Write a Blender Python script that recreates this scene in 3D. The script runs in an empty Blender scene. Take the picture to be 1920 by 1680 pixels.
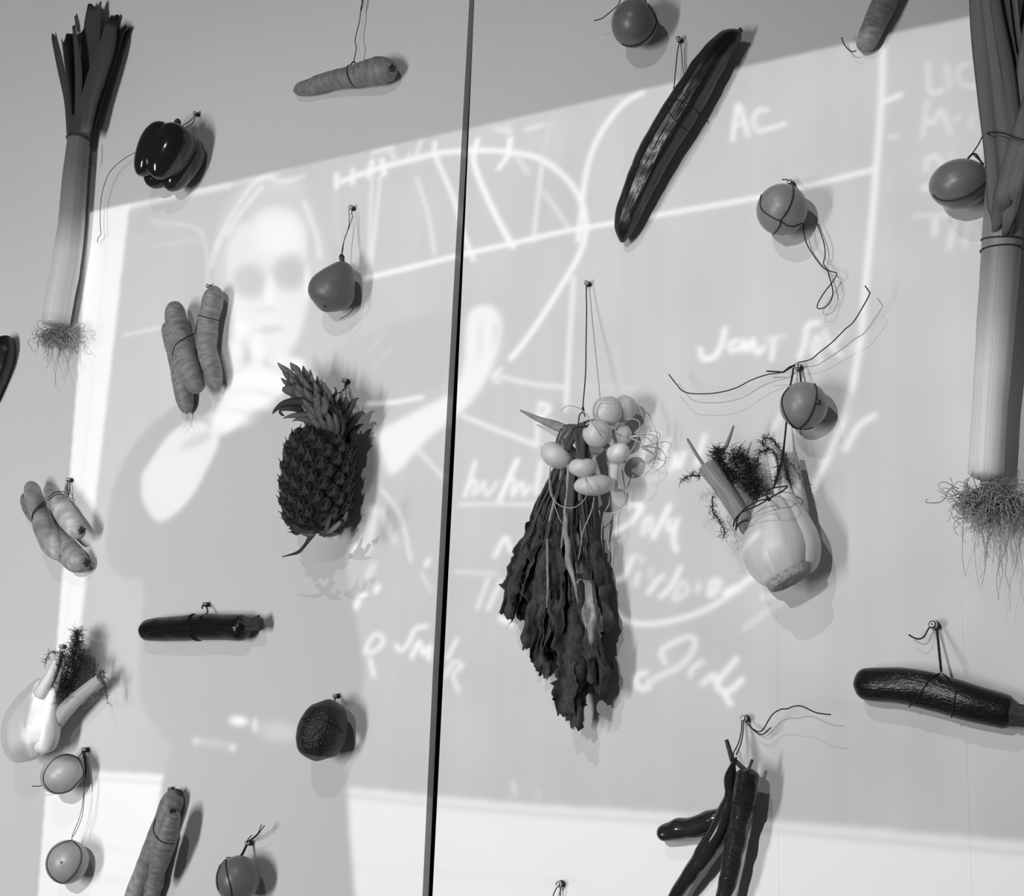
import bpy, bmesh, math, random
import numpy as np
from mathutils import Vector, Matrix, noise
from mathutils.bvhtree import BVHTree

sc = bpy.context.scene
col = sc.collection
PI = math.pi
noise.seed_set(7)

# ------------------------------------------------------------------ camera
# wall front plane is y = 0, x runs right along it, z up; the room is y < 0
F = 2400.0
D0 = 1.85
vh = np.array([-4216.0, 331.0, F]); vh /= np.linalg.norm(vh)
Xc = -vh
Zc = np.array([432.0, -11900.0, F]); Zc -= Xc * Zc.dot(Xc); Zc /= np.linalg.norm(Zc)
Yc = np.cross(Zc, Xc)
RW = np.array([Xc, Yc, Zc]).T            # world -> camera (x right, y down, z forward)
O = np.array([0.0, 0.0, 1.6])
CAM = O - D0 * RW[2]
cam_d = bpy.data.cameras.new('camera')
cam = bpy.data.objects.new('camera', cam_d)
col.objects.link(cam)
cam_d.sensor_fit = 'HORIZONTAL'
cam_d.sensor_width = 36.0
cam_d.lens = F / 1920.0 * 36.0
cam_d.clip_start = 0.05
m = Matrix.Identity(4)
for i in range(3):
    m[i][0] = RW[0][i]; m[i][1] = -RW[1][i]; m[i][2] = -RW[2][i]; m[i][3] = CAM[i]
cam.matrix_world = m
sc.camera = cam

def ray(px, py):
    c = np.array([(px - 960.0) / F, (py - 840.0) / F, 1.0])
    return RW.T @ c
def P(px, py, d=0.0):
    """point of the photograph at distance d in front of the wall"""
    r = ray(px, py)
    t = (-d - CAM[1]) / r[1]
    return Vector(CAM + t * r)
def SC(px, py, d=0.0):
    """metres per photograph pixel there"""
    r = ray(px, py)
    return float(((-d - CAM[1]) / r[1]) / F)

# ------------------------------------------------------------------ world, lamps, exposure
w = bpy.data.worlds.new('room_light'); sc.world = w
w.use_nodes = True
w.node_tree.nodes['Background'].inputs[0].default_value = (1, 1, 1, 1)
w.node_tree.nodes['Background'].inputs[1].default_value = 0.045
sc.view_settings.view_transform = 'Standard'
sc.view_settings.look = 'None'
sc.view_settings.exposure = 0.12
sc.view_settings.gamma = 1.0
sc.view_settings.use_curve_mapping = False

def look(o, target):
    d = Vector(target) - o.location
    o.rotation_euler = d.to_track_quat('-Z', 'Y').to_euler()

# tall window across the room, reaching low
wl = bpy.data.lights.new('window_daylight', 'AREA')
wl.shape = 'RECTANGLE'; wl.size = 0.36; wl.size_y = 1.15; wl.energy = 60.0
wo = bpy.data.objects.new('window_daylight', wl); col.objects.link(wo)
wo.location = (-0.82, -2.8, 0.95); look(wo, (-2.9, 0.0, 1.45))
# small ceiling spot close to the wall
sl = bpy.data.lights.new('ceiling_spot', 'SPOT')
sl.shadow_soft_size = 0.006; sl.energy = 26.0; sl.spot_size = math.radians(98); sl.spot_blend = 1.0
so = bpy.data.objects.new('ceiling_spot', sl); col.objects.link(so)
_p = P(1190, 43); so.location = (_p.x, -1.75, _p.z + 0.45); look(so, P(700, 1750))
# video projector
pj = bpy.data.lights.new('projector', 'SPOT')
pj.shadow_soft_size = 0.004; pj.spot_size = math.radians(70); pj.spot_blend = 0.0
PROJ_D = 2.5
pj.energy = 195.0
po = bpy.data.objects.new('projector', pj); col.objects.link(po)
_p = P(1360, 380)
po.location = (_p.x, -PROJ_D, _p.z)
po.rotation_euler = (PI / 2, 0, 0)       # looks along +y, square to the wall; lens-shifted picture

# ------------------------------------------------------------------ the projector's slide
GW, GH = 1360, 1240
cx = [P(x, y).x for x, y in ((60, 1700), (1960, 0), (1960, 1700), (160, 390))]
cz = [P(x, y).z for x, y in ((60, 1700), (1960, -10), (1960, 1700))]
SX0, SX1, SZ0, SZ1 = min(cx), max(cx), min(cz) - 0.02, max(cz) + 0.02
gx, gz = np.meshgrid(np.linspace(SX0, SX1, GW), np.linspace(SZ0, SZ1, GH))
rel = np.stack([gx - CAM[0], 0 * gx - CAM[1], gz - CAM[2]], -1)
cc = rel @ RW.T
U = 960 + F * cc[..., 0] / cc[..., 2]
V = 840 + F * cc[..., 1] / cc[..., 2]

def inpoly(poly):
    r = np.zeros(U.shape, bool)
    n = len(poly)
    for i in range(n):
        x1, y1 = poly[i]; x2, y2 = poly[(i + 1) % n]
        if y1 == y2: continue
        c = ((y1 > V) != (y2 > V)) & (U < (x2 - x1) * (V - y1) / (y2 - y1) + x1)
        r ^= c
    return r
def blur(a, k):
    if k < 1: return a
    for _ in range(2):
        for ax in (0, 1):
            pad = [(0, 0), (0, 0)]; pad[ax] = (k + 1, k)
            c = np.cumsum(np.pad(a, pad, mode='edge'), axis=ax)
            n = a.shape[ax]
            a = (np.take(c, range(2 * k + 1, 2 * k + 1 + n), ax) - np.take(c, range(0, n), ax)) / (2 * k + 1)
    return a
def spl(pts, n=8):
    pts = [np.array(p, float) for p in pts]
    if len(pts) < 3: return pts
    q = [2 * pts[0] - pts[1]] + pts + [2 * pts[-1] - pts[-2]]
    out = []
    for i in range(1, len(q) - 2):
        for k in range(n):
            t = k / n
            out.append(0.5 * (2 * q[i] + (q[i + 1] - q[i - 1]) * t + (2 * q[i - 1] - 5 * q[i] + 4 * q[i + 1] - q[i + 2]) * t * t + (3 * q[i] - q[i - 1] - 3 * q[i + 1] + q[i + 2]) * t ** 3))
    out.append(q[-2])
    return out
img = np.zeros(U.shape)
def stroke(pts, wd=6.0, a=0.6, soft=1.0, add=False):
    global img
    q = spl(pts, 6)
    for i in range(len(q) - 1):
        (x1, y1), (x2, y2) = q[i][:2], q[i + 1][:2]
        R = wd * 2.2
        cs = [P(a_, b_) for a_ in (min(x1, x2) - R, max(x1, x2) + R) for b_ in (min(y1, y2) - R, max(y1, y2) + R)]
        fx = [(c_.x - SX0) / (SX1 - SX0) * (GW - 1) for c_ in cs]; fz = [(c_.z - SZ0) / (SZ1 - SZ0) * (GH - 1) for c_ in cs]
        i0, i1, j0, j1 = max(0, int(min(fz))), min(GH, int(max(fz)) + 2), max(0, int(min(fx))), min(GW, int(max(fx)) + 2)
        if i0 >= i1 or j0 >= j1: continue
        u, v = U[i0:i1, j0:j1], V[i0:i1, j0:j1]
        L2 = (x2 - x1) ** 2 + (y2 - y1) ** 2 + 1e-9
        t = np.clip(((u - x1) * (x2 - x1) + (v - y1) * (y2 - y1)) / L2, 0, 1)
        d = np.hypot(u - x1 - t * (x2 - x1), v - y1 - t * (y2 - y1))
        g = a * np.exp(-(d / (wd * 0.72)) ** 3)
        CH[i0:i1, j0:j1] = np.maximum(CH[i0:i1, j0:j1], g)
def fill(poly, val, k=4, a=1.0):
    global img
    mk = blur(inpoly(spl(list(poly) + [poly[0]], 5)[:-1]).astype(float), k) * a
    img = img * (1 - mk) + val * mk
def fillp(poly, val, k=4, a=1.0):
    global img
    mk = blur(inpoly(poly).astype(float), k) * a
    img = img * (1 - mk) + val * mk
def blob(x, y, rx, ry, val, a=1.0, rot=0.0, p=2.0):
    global img
    c, s = math.cos(rot), math.sin(rot)
    dx, dy = U - x, V - y
    d = (((c * dx + s * dy) / rx) ** 2 + ((-s * dx + c * dy) / ry) ** 2)
    mk = a * np.exp(-d ** p)
    img = img * (1 - mk) + val * mk

# blackboard ground of the slide, a little paler towards its upper middle
tv = np.clip((V - 150) / 1300, 0, 1)
img[:] = 0.295 - 0.15 * tv + 0.16 * np.clip((U - 300) / 1500, 0, 1)
# cloudy wiped chalk
rng = np.random.RandomState(4)
cl = rng.rand(GH // 24 + 2, GW // 24 + 2)
cl = np.kron(cl, np.ones((24, 24)))[:GH, :GW]
img += (blur(cl, 26) - 0.5) * 0.16
st = rng.rand(1, GW // 9 + 2); st = np.kron(st, np.ones((1, 9)))[:, :GW]
img += (blur(np.repeat(st, GH, 0), 4) - 0.5) * 0.05
# the figure: dark shirt and trousers, pale arms, face and hand
SHIRT = -0.02
fill([(430, 690), (330, 760), (262, 820), (215, 905), (198, 1000), (205, 1060), (235, 1085), (268, 1092)] +
     [(262, 1200), (262, 1310), (300, 1375), (320, 1400), (305, 1460), (285, 1570), (270, 1720), (668, 1720),
      (655, 1560), (652, 1480), (640, 1345), (682, 1285), (668, 1160), (650, 1060), (668, 960), (705, 890), (690, 800), (600, 740), (520, 700)], SHIRT + 0.02, 3)
fill([(600, 680), (660, 640), (760, 600), (852, 590), (850, 700), (780, 745), (700, 770), (620, 740)], 0.16, 8, 0.6)
fill([(265, 890), (320, 812), (372, 790), (410, 820), (392, 870), (352, 940), (300, 978), (268, 940)], 0.72, 3)
blob(370, 825, 38, 12, 0.32, 0.8, -0.5)
fill([(402, 780), (420, 735), (445, 700), (500, 690), (560, 712), (520, 745), (470, 770), (430, 810), (395, 815)], 0.80, 3)
fill([(700, 812), (790, 766), (845, 735), (868, 690), (876, 600), (892, 576), (922, 574), (940, 600), (934, 655), (910, 715), (866, 772), (800, 825), (737, 890), (715, 850)], 0.80, 3)
blob(900, 640, 7, 40, 0.55, 0.6, 0.1); blob(928, 625, 5, 25, 0.4, 0.6, 0.15)
# hair, face
fill([(400, 470), (415, 400), (450, 352), (510, 330), (560, 345), (595, 400), (612, 480), (590, 530), (430, 560), (405, 540)], 0.42, 6)
fill([(424, 470), (448, 420), (505, 388), (552, 398), (575, 450), (580, 530), (572, 590), (556, 640), (530, 672), (495, 672), (455, 640), (434, 580), (426, 520)], 0.74, 5)
blob(520, 440, 48, 40, 0.96, 0.8); blob(500, 600, 50, 60, 0.86, 0.6); blob(450, 590, 14, 40, 0.9, 0.5)
blob(455, 400, 26, 20, 0.36, 0.6, 0.5); blob(590, 440, 12, 60, 0.34, 0.7, 0.2); blob(530, 350, 50, 16, 0.5, 0.7)
CH = np.zeros(U.shape)
for hp in ([(405, 470), (425, 420), (470, 350), (500, 330)], [(425, 440), (450, 400), (490, 350)], [(500, 330), (530, 340), (570, 330)], [(570, 380), (590, 430), (600, 480)], [(395, 500), (405, 460), (420, 430)]):
    stroke(hp, 7, 0.3)
img += CH; CH[:] = 0
blob(468, 527, 33, 35, 0.26, 0.85, -0.3, 2.5); blob(544, 511, 35, 35, 0.24, 0.9, 0, 2.5)
blob(506, 548, 10, 30, 1.0, 0.6); blob(498, 580, 22, 8, 0.6, 0.7); blob(505, 618, 32, 9, 0.45, 0.8, -0.1); blob(500, 640, 24, 6, 0.7, 0.6)
blob(575, 530, 5, 35, 1.0, 0.7); blob(530, 600, 4, 25, 0.7, 0.5, 0.3)
blob(456, 650, 10, 24, 0.55, 0.8)
for f in ((452, 618, 16, 20), (442, 660, 13, 36), (482, 660, 13, 40), (470, 705, 40, 26), (520, 720, 42, 18), (535, 680, 32, 14), (470, 755, 46, 17), (430, 785, 42, 18)):
    blob(f[0], f[1], f[2], f[3], 0.95, 0.85)
blob(500, 738, 40, 4, 0.62, 0.7, 0.3); blob(455, 772, 30, 4, 0.6, 0.6, 0.2)
blob(560, 685, 12, 10, 0.95, 0.8)
# buckle and pocket glints
blob(447, 1352, 18, 9, 1.0, 1.0, 0.1); blob(478, 1360, 6, 14, 0.8, 0.8); blob(368, 1390, 7, 7, 0.75, 0.9); blob(436, 1402, 7, 7, 0.75, 0.9)
blob(400, 1394, 35, 9, 0.3, 0.7, 0.15); blob(520, 1372, 42, 20, 0.34, 0.7, 0.1); blob(600, 1380, 40, 16, 0.2, 0.6); blob(668, 1385, 6, 14, 0.85, 0.9, -0.5)
# chalk strokes
C1 = [
 ([(1205, 172), (1168, 195), (1132, 240), (1108, 290), (1096, 345), (1090, 400), (1084, 450)], 8, .50),
 ([(560, 375), (600, 356), (640, 340)], 7, .12),
 ([(640, 340), (700, 318), (770, 299), (830, 286), (900, 281), (960, 285), (1012, 297), (1055, 327), (1084, 365), (1098, 405), (1098, 440), (1084, 482), (1050, 540), (1000, 618), (958, 672)], 8, .52),
 ([(686, 521), (790, 496), (870, 476), (960, 456), (1050, 435), (1160, 416), (1215, 406), (1420, 370), (1520, 347), (1636, 318)], 6, .62),
 ([(815, 268), (818, 295), (850, 370), (870, 440), (888, 486)], 7, .5), ([(895, 263), (888, 300), (905, 350), (938, 420), (962, 462)], 8, .58),
 ([(782, 335), (802, 400), (815, 475)], 6, .35), ([(698, 326), (694, 420), (692, 520)], 6, .35), ([(713, 330), (703, 430), (694, 512)], 5, .4),
 ([(957, 260), (953, 290)], 8, .6), ([(950, 294), (935, 316)], 7, .5), ([(1016, 310), (1008, 380), (1000, 452)], 6, .4), ([(1020, 360), (1050, 402), (1070, 432)], 6, .35),
 ([(964, 287), (988, 322)], 9, .3), ([(985, 243), (1020, 233)], 6, .35), ([(1034, 228), (1018, 290)], 6, .22), ([(1062, 225), (1048, 300)], 6, .18),
 ([(631, 328), (631, 350)], 8, .5), ([(631, 350), (634, 450)], 6, .2), ([(661, 318), (661, 343)], 7, .5), ([(698, 302), (690, 330)], 8, .5), ([(716, 300), (720, 325)], 8, .55), ([(700, 285), (735, 275)], 9, .35), ([(725, 272), (740, 295)], 8, .35),
 ([(775, 302), (790, 262)], 5, .4), ([(930, 240), (955, 248), (950, 235)], 7, .35), ([(745, 305), (765, 300)], 6, .4), ([(765, 302), (767, 288)], 5, .4),
 ([(1076, 520), (1068, 640), (1061, 770)], 7, .42), ([(928, 702), (990, 718), (1062, 726)], 5, .45), ([(940, 690), (924, 708), (936, 716)], 6, .4), ([(868, 780), (930, 805), (1010, 836)], 5, .5),
 ([(690, 757), (740, 754), (792, 744)], 5, .6), ([(1090, 722), (1230, 732)], 4, .22), ([(1160, 655), (1162, 760)], 18, .14),
 ([(1656, 90), (1653, 190), (1645, 300), (1635, 420), (1621, 560), (1614, 640), (1590, 760), (1556, 850), (1508, 950)], 8, .6), ([(1652, 190), (1668, 186), (1690, 177)], 7, .55), ([(1668, 257), (1682, 253)], 5, .4),
 ([(1662, 345), (1675, 338)], 5, .25), ([(1640, 778), (1610, 800), (1586, 842)], 8, .5), ([(1614, 640), (1600, 655)], 14, .3),
 ([(1140, 1120), (1158, 1155), (1200, 1170), (1260, 1164), (1330, 1140), (1400, 1092), (1470, 1040)], 7, .5), ([(1480, 1120), (1440, 1145), (1395, 1180)], 7, .3),
 # AC
 ([(1374, 262), (1385, 195), (1402, 252)], 6, .62), ([(1377, 234), (1399, 229)], 5, .5), ([(1440, 206), (1422, 206), (1413, 225), (1421, 244), (1445, 240), (1473, 231)], 5, .6),
 # right-hand list
 ([(1740, 118), (1745, 172), (1768, 168)], 6, .42), ([(1730, 119), (1755, 117)], 4, .25), ([(1775, 120), (1782, 162)], 6, .38), ([(1816, 118), (1801, 124), (1798, 145), (1812, 161), (1838, 160)], 6, .36),
 ([(1738, 190), (1735, 225), (1730, 256)], 6, .4), ([(1736, 226), (1750, 230), (1766, 207), (1782, 248)], 6, .42), ([(1792, 222), (1800, 218)], 7, .35), ([(1830, 213), (1819, 228), (1826, 243)], 6, .3),
 ([(1736, 320), (1739, 300), (1755, 292), (1770, 312)], 6, .42), ([(1780, 288), (1792, 302)], 6, .3), ([(1736, 347), (1735, 356)], 8, .42), ([(1714, 405), (1780, 402), (1842, 408)], 5, .35),
 ([(1755, 410), (1752, 440)], 7, .45), ([(1793, 412), (1780, 466)], 6, .42), ([(1816, 412), (1810, 462)], 6, .36), ([(1826, 420), (1836, 450)], 5, .3), ([(1690, 128), (1725, 104)], 10, .18), ([(1682, 120), (1680, 150)], 8, .2),
 # the two words by the round fruit
 ([(1360, 616), (1351, 652), (1337, 670), (1319, 672), (1313, 654)], 7, .6), ([(1384, 638), (1368, 645), (1372, 658), (1386, 652)], 6, .6), ([(1392, 658), (1395, 638), (1404, 656), (1412, 636), (1420, 662), (1434, 650)], 6, .62), ([(1436, 636), (1470, 629)], 5, .4), ([(1452, 636), (1447, 674)], 6, .58),
 ([(1536, 605), (1515, 610), (1510, 640), (1499, 672)], 7, .58), ([(1530, 632), (1524, 658), (1534, 664), (1540, 640), (1532, 630)], 6, .5), ([(1546, 620), (1560, 650), (1578, 666)], 6, .52), ([(1580, 622), (1566, 648)], 6, .4), ([(1541, 672), (1536, 682)], 7, .5), ([(1465, 778), (1452, 802)], 8, .35),
 # names lower down
 ([(1186, 948), (1204, 949), (1184, 978), (1150, 1000)], 7, .6), ([(1205, 1002), (1210, 976), (1222, 972), (1218, 996)], 6, .5), ([(1256, 948), (1225, 1008)], 7, .6), ([(1256, 974), (1252, 992), (1264, 992), (1271, 974)], 6, .55), ([(1267, 984), (1263, 1008), (1268, 1032)], 7, .55),
 ([(1186, 1045), (1171, 1080), (1155, 1088)], 7, .5), ([(1190, 1040), (1206, 1046), (1203, 1056)], 6, .3), ([(1198, 1075), (1192, 1096)], 7, .4), ([(1222, 1064), (1219, 1082)], 6, .3), ([(1243, 1080), (1230, 1092), (1216, 1112)], 7, .5), ([(1276, 1064), (1258, 1100), (1238, 1120)], 7, .5), ([(1262, 1122), (1280, 1092), (1290, 1108), (1268, 1126)], 6, .4), ([(1312, 1094), (1308, 1108)], 7, .4), ([(1330, 1116), (1334, 1092), (1350, 1090), (1338, 1116)], 7, .5), ([(1362, 1112), (1380, 1104)], 12, .55), ([(1405, 1084), (1384, 1104)], 9, .5), ([(1430, 1118), (1455, 1120)], 7, .4),
 ([(1150, 1122), (1138, 1158), (1156, 1150), (1160, 1168), (1142, 1176)], 7, .6),
 ([(1247, 1243), (1240, 1222), (1262, 1206), (1292, 1194), (1304, 1202), (1296, 1226), (1274, 1250), (1245, 1264), (1215, 1280)], 7, .45), ([(1212, 1262), (1196, 1266), (1193, 1282), (1204, 1292), (1218, 1288)], 7, .55), ([(1294, 1268), (1300, 1252), (1318, 1240)], 7, .45), ([(1318, 1282), (1340, 1266), (1344, 1286)], 8, .5), ([(1382, 1236), (1356, 1266), (1344, 1286), (1358, 1298)], 8, .55), ([(1392, 1274), (1374, 1292), (1360, 1300), (1370, 1320)], 8, .6),
 ([(891, 866), (880, 904), (871, 930)], 6, .5), ([(876, 916), (890, 900), (893, 908), (886, 926), (898, 920), (908, 903), (911, 928), (920, 922), (932, 904)], 5, .45), ([(970, 862), (955, 895), (937, 938)], 7, .55), ([(948, 906), (960, 895), (964, 905), (960, 930), (972, 912), (980, 906), (982, 928), (994, 912)], 5.5, .5), ([(1014, 867), (1004, 926)], 6, .5), ([(860, 946), (930, 945), (1012, 946)], 5, .4),
 ([(1215, 815), (1206, 850), (1198, 882)], 7, .55), ([(1214, 812), (1238, 814), (1228, 840), (1212, 846)], 6, .45), ([(1252, 826), (1238, 876)], 7, .5), ([(1258, 882), (1266, 850), (1272, 878), (1284, 848)], 7, .5), ([(1322, 816), (1306, 872)], 7, .5), ([(1165, 905), (1290, 890)], 4, .25),
 ([(1012, 756), (1006, 832)], 7, .4), ([(1012, 756), (1030, 764), (1014, 786)], 6, .5), ([(928, 1042), (948, 1008), (957, 1032)], 7, .5), ([(915, 1086), (895, 1140)], 6, .4), ([(940, 1088), (915, 1142)], 6, .45), ([(855, 1072), (930, 1076)], 6, .3), ([(940, 1160), (960, 1170)], 10, .5),
 # left panel, under the pineapple
 ([(684, 1224), (696, 1196), (712, 1190), (718, 1205), (704, 1220), (688, 1224)], 6, .5), ([(694, 1236), (701, 1268)], 6, .5), ([(800, 1174), (778, 1180), (766, 1206), (752, 1220), (742, 1210)], 6, .55), ([(772, 1232), (786, 1204), (794, 1226), (806, 1212), (804, 1236)], 7, .55), ([(856, 1200), (838, 1236)], 6, .5), ([(834, 1268), (850, 1242), (866, 1248), (850, 1266), (860, 1296)], 6, .45),
 ([(700, 955), (696, 990), (684, 1032)], 16, .35), ([(662, 1036), (668, 1024)], 8, .6), ([(715, 960), (740, 1015)], 12, .3), ([(716, 918), (752, 970), (770, 1052)], 5, .4), ([(804, 1050), (798, 1060)], 7, .5), ([(790, 1076), (808, 1108)], 6, .3), ([(668, 1138), (674, 1120), (684, 1116)], 8, .6), ([(704, 1108), (710, 1100)], 8, .55), ([(690, 1080), (700, 1060)], 12, .3),
 ([(785, 845), (832, 896)], 5, .4),
 # small writing by the left frame
 ([(285, 414), (340, 420), (376, 436), (388, 480), (388, 540)], 6, .25), ([(250, 446), (280, 442)], 4, .18), ([(290, 460), (330, 455), (372, 450)], 9, .16), ([(292, 425), (320, 428)], 6, .16), ([(232, 628), (310, 612)], 5, .32), ([(240, 602), (300, 595)], 7, .1),
 ([(690, 660), (720, 625)], 9, .14), ([(700, 690), (735, 650)], 9, .12),
]
for pts, wd, a in C1:
    stroke(pts, wd * 1.04, a)
img = np.clip(img, 0, 2)
img = np.maximum(img, img * 0.45 + CH * 1.5)
img = np.clip(np.maximum(img, 0), 0, 0.95)
# white door frame on the left, white dado below the chalk ledge
CH[:] = 0
fillp([(160, 380), (243, 380), (238, 420), (190, 840), (150, 1180), (106, 1470), (40, 1470), (100, 840)], 0.98, 2)
stroke([(205, 400), (160, 840), (122, 1180), (96, 1400)], 4, 0.12); img -= CH; CH[:] = 0
fillp([(60, 1446), (170, 1446), (306, 1453), (296, 1520), (262, 1720), (40, 1720)], 0.98, 2)
fillp([(652, 1477), (800, 1493), (1000, 1510), (1340, 1531), (1960, 1584), (1960, 1720), (668, 1720), (656, 1560)], 0.78, 3)
stroke([(170, 1460), (304, 1468)], 5, 0.35); stroke([(656, 1492), (800, 1508), (1000, 1526), (1340, 1549), (1960, 1604)], 8, 0.26)
stroke([(130, 1585), (285, 1600)], 8, 0.12); stroke([(110, 1640), (262, 1655)], 8, 0.14); stroke([(660, 1625), (1100, 1655)], 9, 0.06)
img -= CH; CH[:] = 0
for k in range(26):
    x = 690 + k * 49 + rng.rand() * 20
    y = np.interp(x, [652, 800, 1000, 1340, 1960], [1479, 1494, 1512, 1533, 1586])
    stroke([(x, y), (x + 18 + rng.rand() * 18, y + 2)], 6, 0.10 * rng.rand()); 
stroke([(962, 1468), (966, 1490)], 7, .35); stroke([(1008, 1485), (1012, 1495)], 6, .2)
# bright line along the slide's upper edge
stroke([(165, 404), (300, 373), (430, 347)], 9, .6); stroke([(430, 347), (520, 326)], 6, .3)
img = np.clip(img + CH * 0.8, 0.0, 1.0)
# fine pixel rows of the projector and the slide's outline
img *= 1 + 0.045 * np.sin(np.arange(GH)[:, None] * (2 * PI / 3.1))
img = np.clip(img, 0, 1)
mask = blur(inpoly([(168, 398), (880, 240), (1815, 31), (1990, -8), (1990, 1760), (64, 1760), (72, 1660)]).astype(float), 1)
img = blur(img, 2) * mask
pic = bpy.data.images.new('slide', GW, GH, float_buffer=True, is_data=True)
buf = np.ones((GH, GW, 4), np.float32); buf[..., :3] = img[..., None]
pic.pixels.foreach_set(buf.ravel()); pic.update(); pic.pack()

pj.use_nodes = True
nt = pj.node_tree; nt.nodes.clear()
N = nt.nodes.new; Lk = nt.links.new
out = N('ShaderNodeOutputLight'); em = N('ShaderNodeEmission'); Lk(em.outputs[0], out.inputs[0])
tc = N('ShaderNodeTexCoord'); sp = N('ShaderNodeSeparateXYZ'); Lk(tc.outputs['Normal'], sp.inputs[0])
def mth(op, a, b):
    n = N('ShaderNodeMath'); n.operation = op
    for k, s in enumerate((a, b)):
        if isinstance(s, (int, float)): n.inputs[k].default_value = s
        else: Lk(s, n.inputs[k])
    return n.outputs[0]
sx = mth('DIVIDE', sp.outputs[0], sp.outputs[2]); sz = mth('DIVIDE', sp.outputs[1], sp.outputs[2])
PSIGN = -1.0
wx = mth('ADD', mth('MULTIPLY', sx, PSIGN * PROJ_D), po.location.x)
wz = mth('ADD', mth('MULTIPLY', sz, PSIGN * PROJ_D), po.location.z)
uu = mth('DIVIDE', mth('SUBTRACT', wx, SX0), SX1 - SX0)
vv = mth('DIVIDE', mth('SUBTRACT', wz, SZ0), SZ1 - SZ0)
cb = N('ShaderNodeCombineXYZ'); Lk(uu, cb.inputs[0]); Lk(vv, cb.inputs[1])
ti = N('ShaderNodeTexImage'); ti.image = pic; ti.extension = 'CLIP'; Lk(cb.outputs[0], ti.inputs[0])
Lk(ti.outputs[0], em.inputs[0]); em.inputs[1].default_value = 1.0

# ------------------------------------------------------------------ materials (all grey: the photograph is monochrome)
MATS = {}
def mat(name, lo, hi, rough=0.5, scale=(8, 8, 8), coord='UV', detail=4.0, bump=0.0, bscale=None, grad=None, spec=0.5, metal=0.0, contrast=0.25, coat=0.0, bdist=0.002, sss=0.0):
    if name in MATS: return MATS[name]
    M = bpy.data.materials.new(name); M.use_nodes = True
    t = M.node_tree; b = t.nodes['Principled BSDF']
    L = t.links.new
    def nn(k): return t.nodes.new(k)
    tc = nn('ShaderNodeTexCoord'); mp = nn('ShaderNodeMapping'); L(tc.outputs[coord], mp.inputs[0]); mp.inputs['Scale'].default_value = scale
    nz = nn('ShaderNodeTexNoise'); L(mp.outputs[0], nz.inputs[0]); nz.inputs['Scale'].default_value = 1.0; nz.inputs['Detail'].default_value = detail
    rp = nn('ShaderNodeValToRGB'); L(nz.outputs[0], rp.inputs[0])
    rp.color_ramp.elements[0].position = 0.5 - contrast; rp.color_ramp.elements[1].position = 0.5 + contrast
    rp.color_ramp.elements[0].color = (lo, lo, lo, 1); rp.color_ramp.elements[1].color = (hi, hi, hi, 1)
    cout = rp.outputs[0]
    if grad:
        s = nn('ShaderNodeSeparateXYZ'); L(tc.outputs['UV'], s.inputs[0])
        g = nn('ShaderNodeValToRGB'); L(s.outputs[1], g.inputs[0])
        el = g.color_ramp.elements
        while len(el) < len(grad): el.new(0.5)
        for e, (p, v) in zip(el, grad): e.position = p; e.color = (v, v, v, 1)
        mx = nn('ShaderNodeMix'); mx.data_type = 'RGBA'; mx.blend_type = 'MULTIPLY'; mx.inputs[0].default_value = 1.0
        L(cout, mx.inputs[6]); L(g.outputs[0], mx.inputs[7]); cout = mx.outputs[2]
    L(cout, b.inputs['Base Color'])
    b.inputs['Roughness'].default_value = rough; b.inputs['Specular IOR Level'].default_value = spec; b.inputs['Metallic'].default_value = metal
    b.inputs['Coat Weight'].default_value = coat; b.inputs['Coat Roughness'].default_value = 0.12
    if bump:
        m2 = nn('ShaderNodeMapping'); L(tc.outputs[coord], m2.inputs[0]); m2.inputs['Scale'].default_value = bscale or scale
        n2 = nn('ShaderNodeTexNoise'); L(m2.outputs[0], n2.inputs[0]); n2.inputs['Scale'].default_value = 1.0; n2.inputs['Detail'].default_value = 3.0
        bp = nn('ShaderNodeBump'); L(n2.outputs[0], bp.inputs['Height']); bp.inputs['Strength'].default_value = bump; bp.inputs['Distance'].default_value = bdist
        L(bp.outputs[0], b.inputs['Normal'])
    MATS[name] = M
    return M

CARROT = mat('carrot_skin', .12, .30, .55, (5, 24, 1), 'UV', 6, .35, (3, 60, 1), contrast=.22)
CARROTP = mat('carrot_skin_pale', .17, .44, .5, (3, 9, 1), 'UV', 4, .3, (3, 50, 1), contrast=.2)
CROWN = mat('carrot_crown', .012, .09, .8, (120, 120, 120), 'Object', 3, .6)
CUKE = mat('cucumber_skin', .005, .020, .24, (26, 2.0, 1), 'UV', 5, .55, (60, 9, 1), contrast=.2, bdist=.0016)
COURG = mat('courgette_skin', .005, .016, .24, (22, 3, 1), 'UV', 5, .6, (60, 24, 1), bdist=.0014)
COURGST = mat('courgette_stem', .02, .065, .6, (14, 3, 1), 'UV', 4, .5)
PEPPER = mat('pepper_skin', .010, .016, .13, (6, 6, 6), 'Object', 2, .04, (60, 60, 60), coat=.3)
DSTEM = mat('dark_stem', .02, .06, .6, (200, 200, 200), 'Object', 3, .4)
FRUIT = mat('fruit_peel', .20, .28, .38, (40, 40, 40), 'Object', 4, .12, (520, 520, 520), bdist=.0006)
FRUITD = mat('fruit_peel_deep', .13, .19, .36, (30, 30, 30), 'Object', 4, .15, (520, 520, 520), bdist=.0006)
FRUITP = mat('fruit_peel_pale', .25, .34, .40, (30, 30, 30), 'Object', 4, .08, (500, 500, 500), bdist=.0006)
PEAR = mat('pear_skin', .085, .15, .42, (900, 900, 900), 'Object', 2, .05, (300, 300, 300))
AVO = mat('avocado_skin', .005, .012, .34, (160, 160, 160), 'Object', 3, .9, (300, 300, 300), bdist=.0028)
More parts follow.
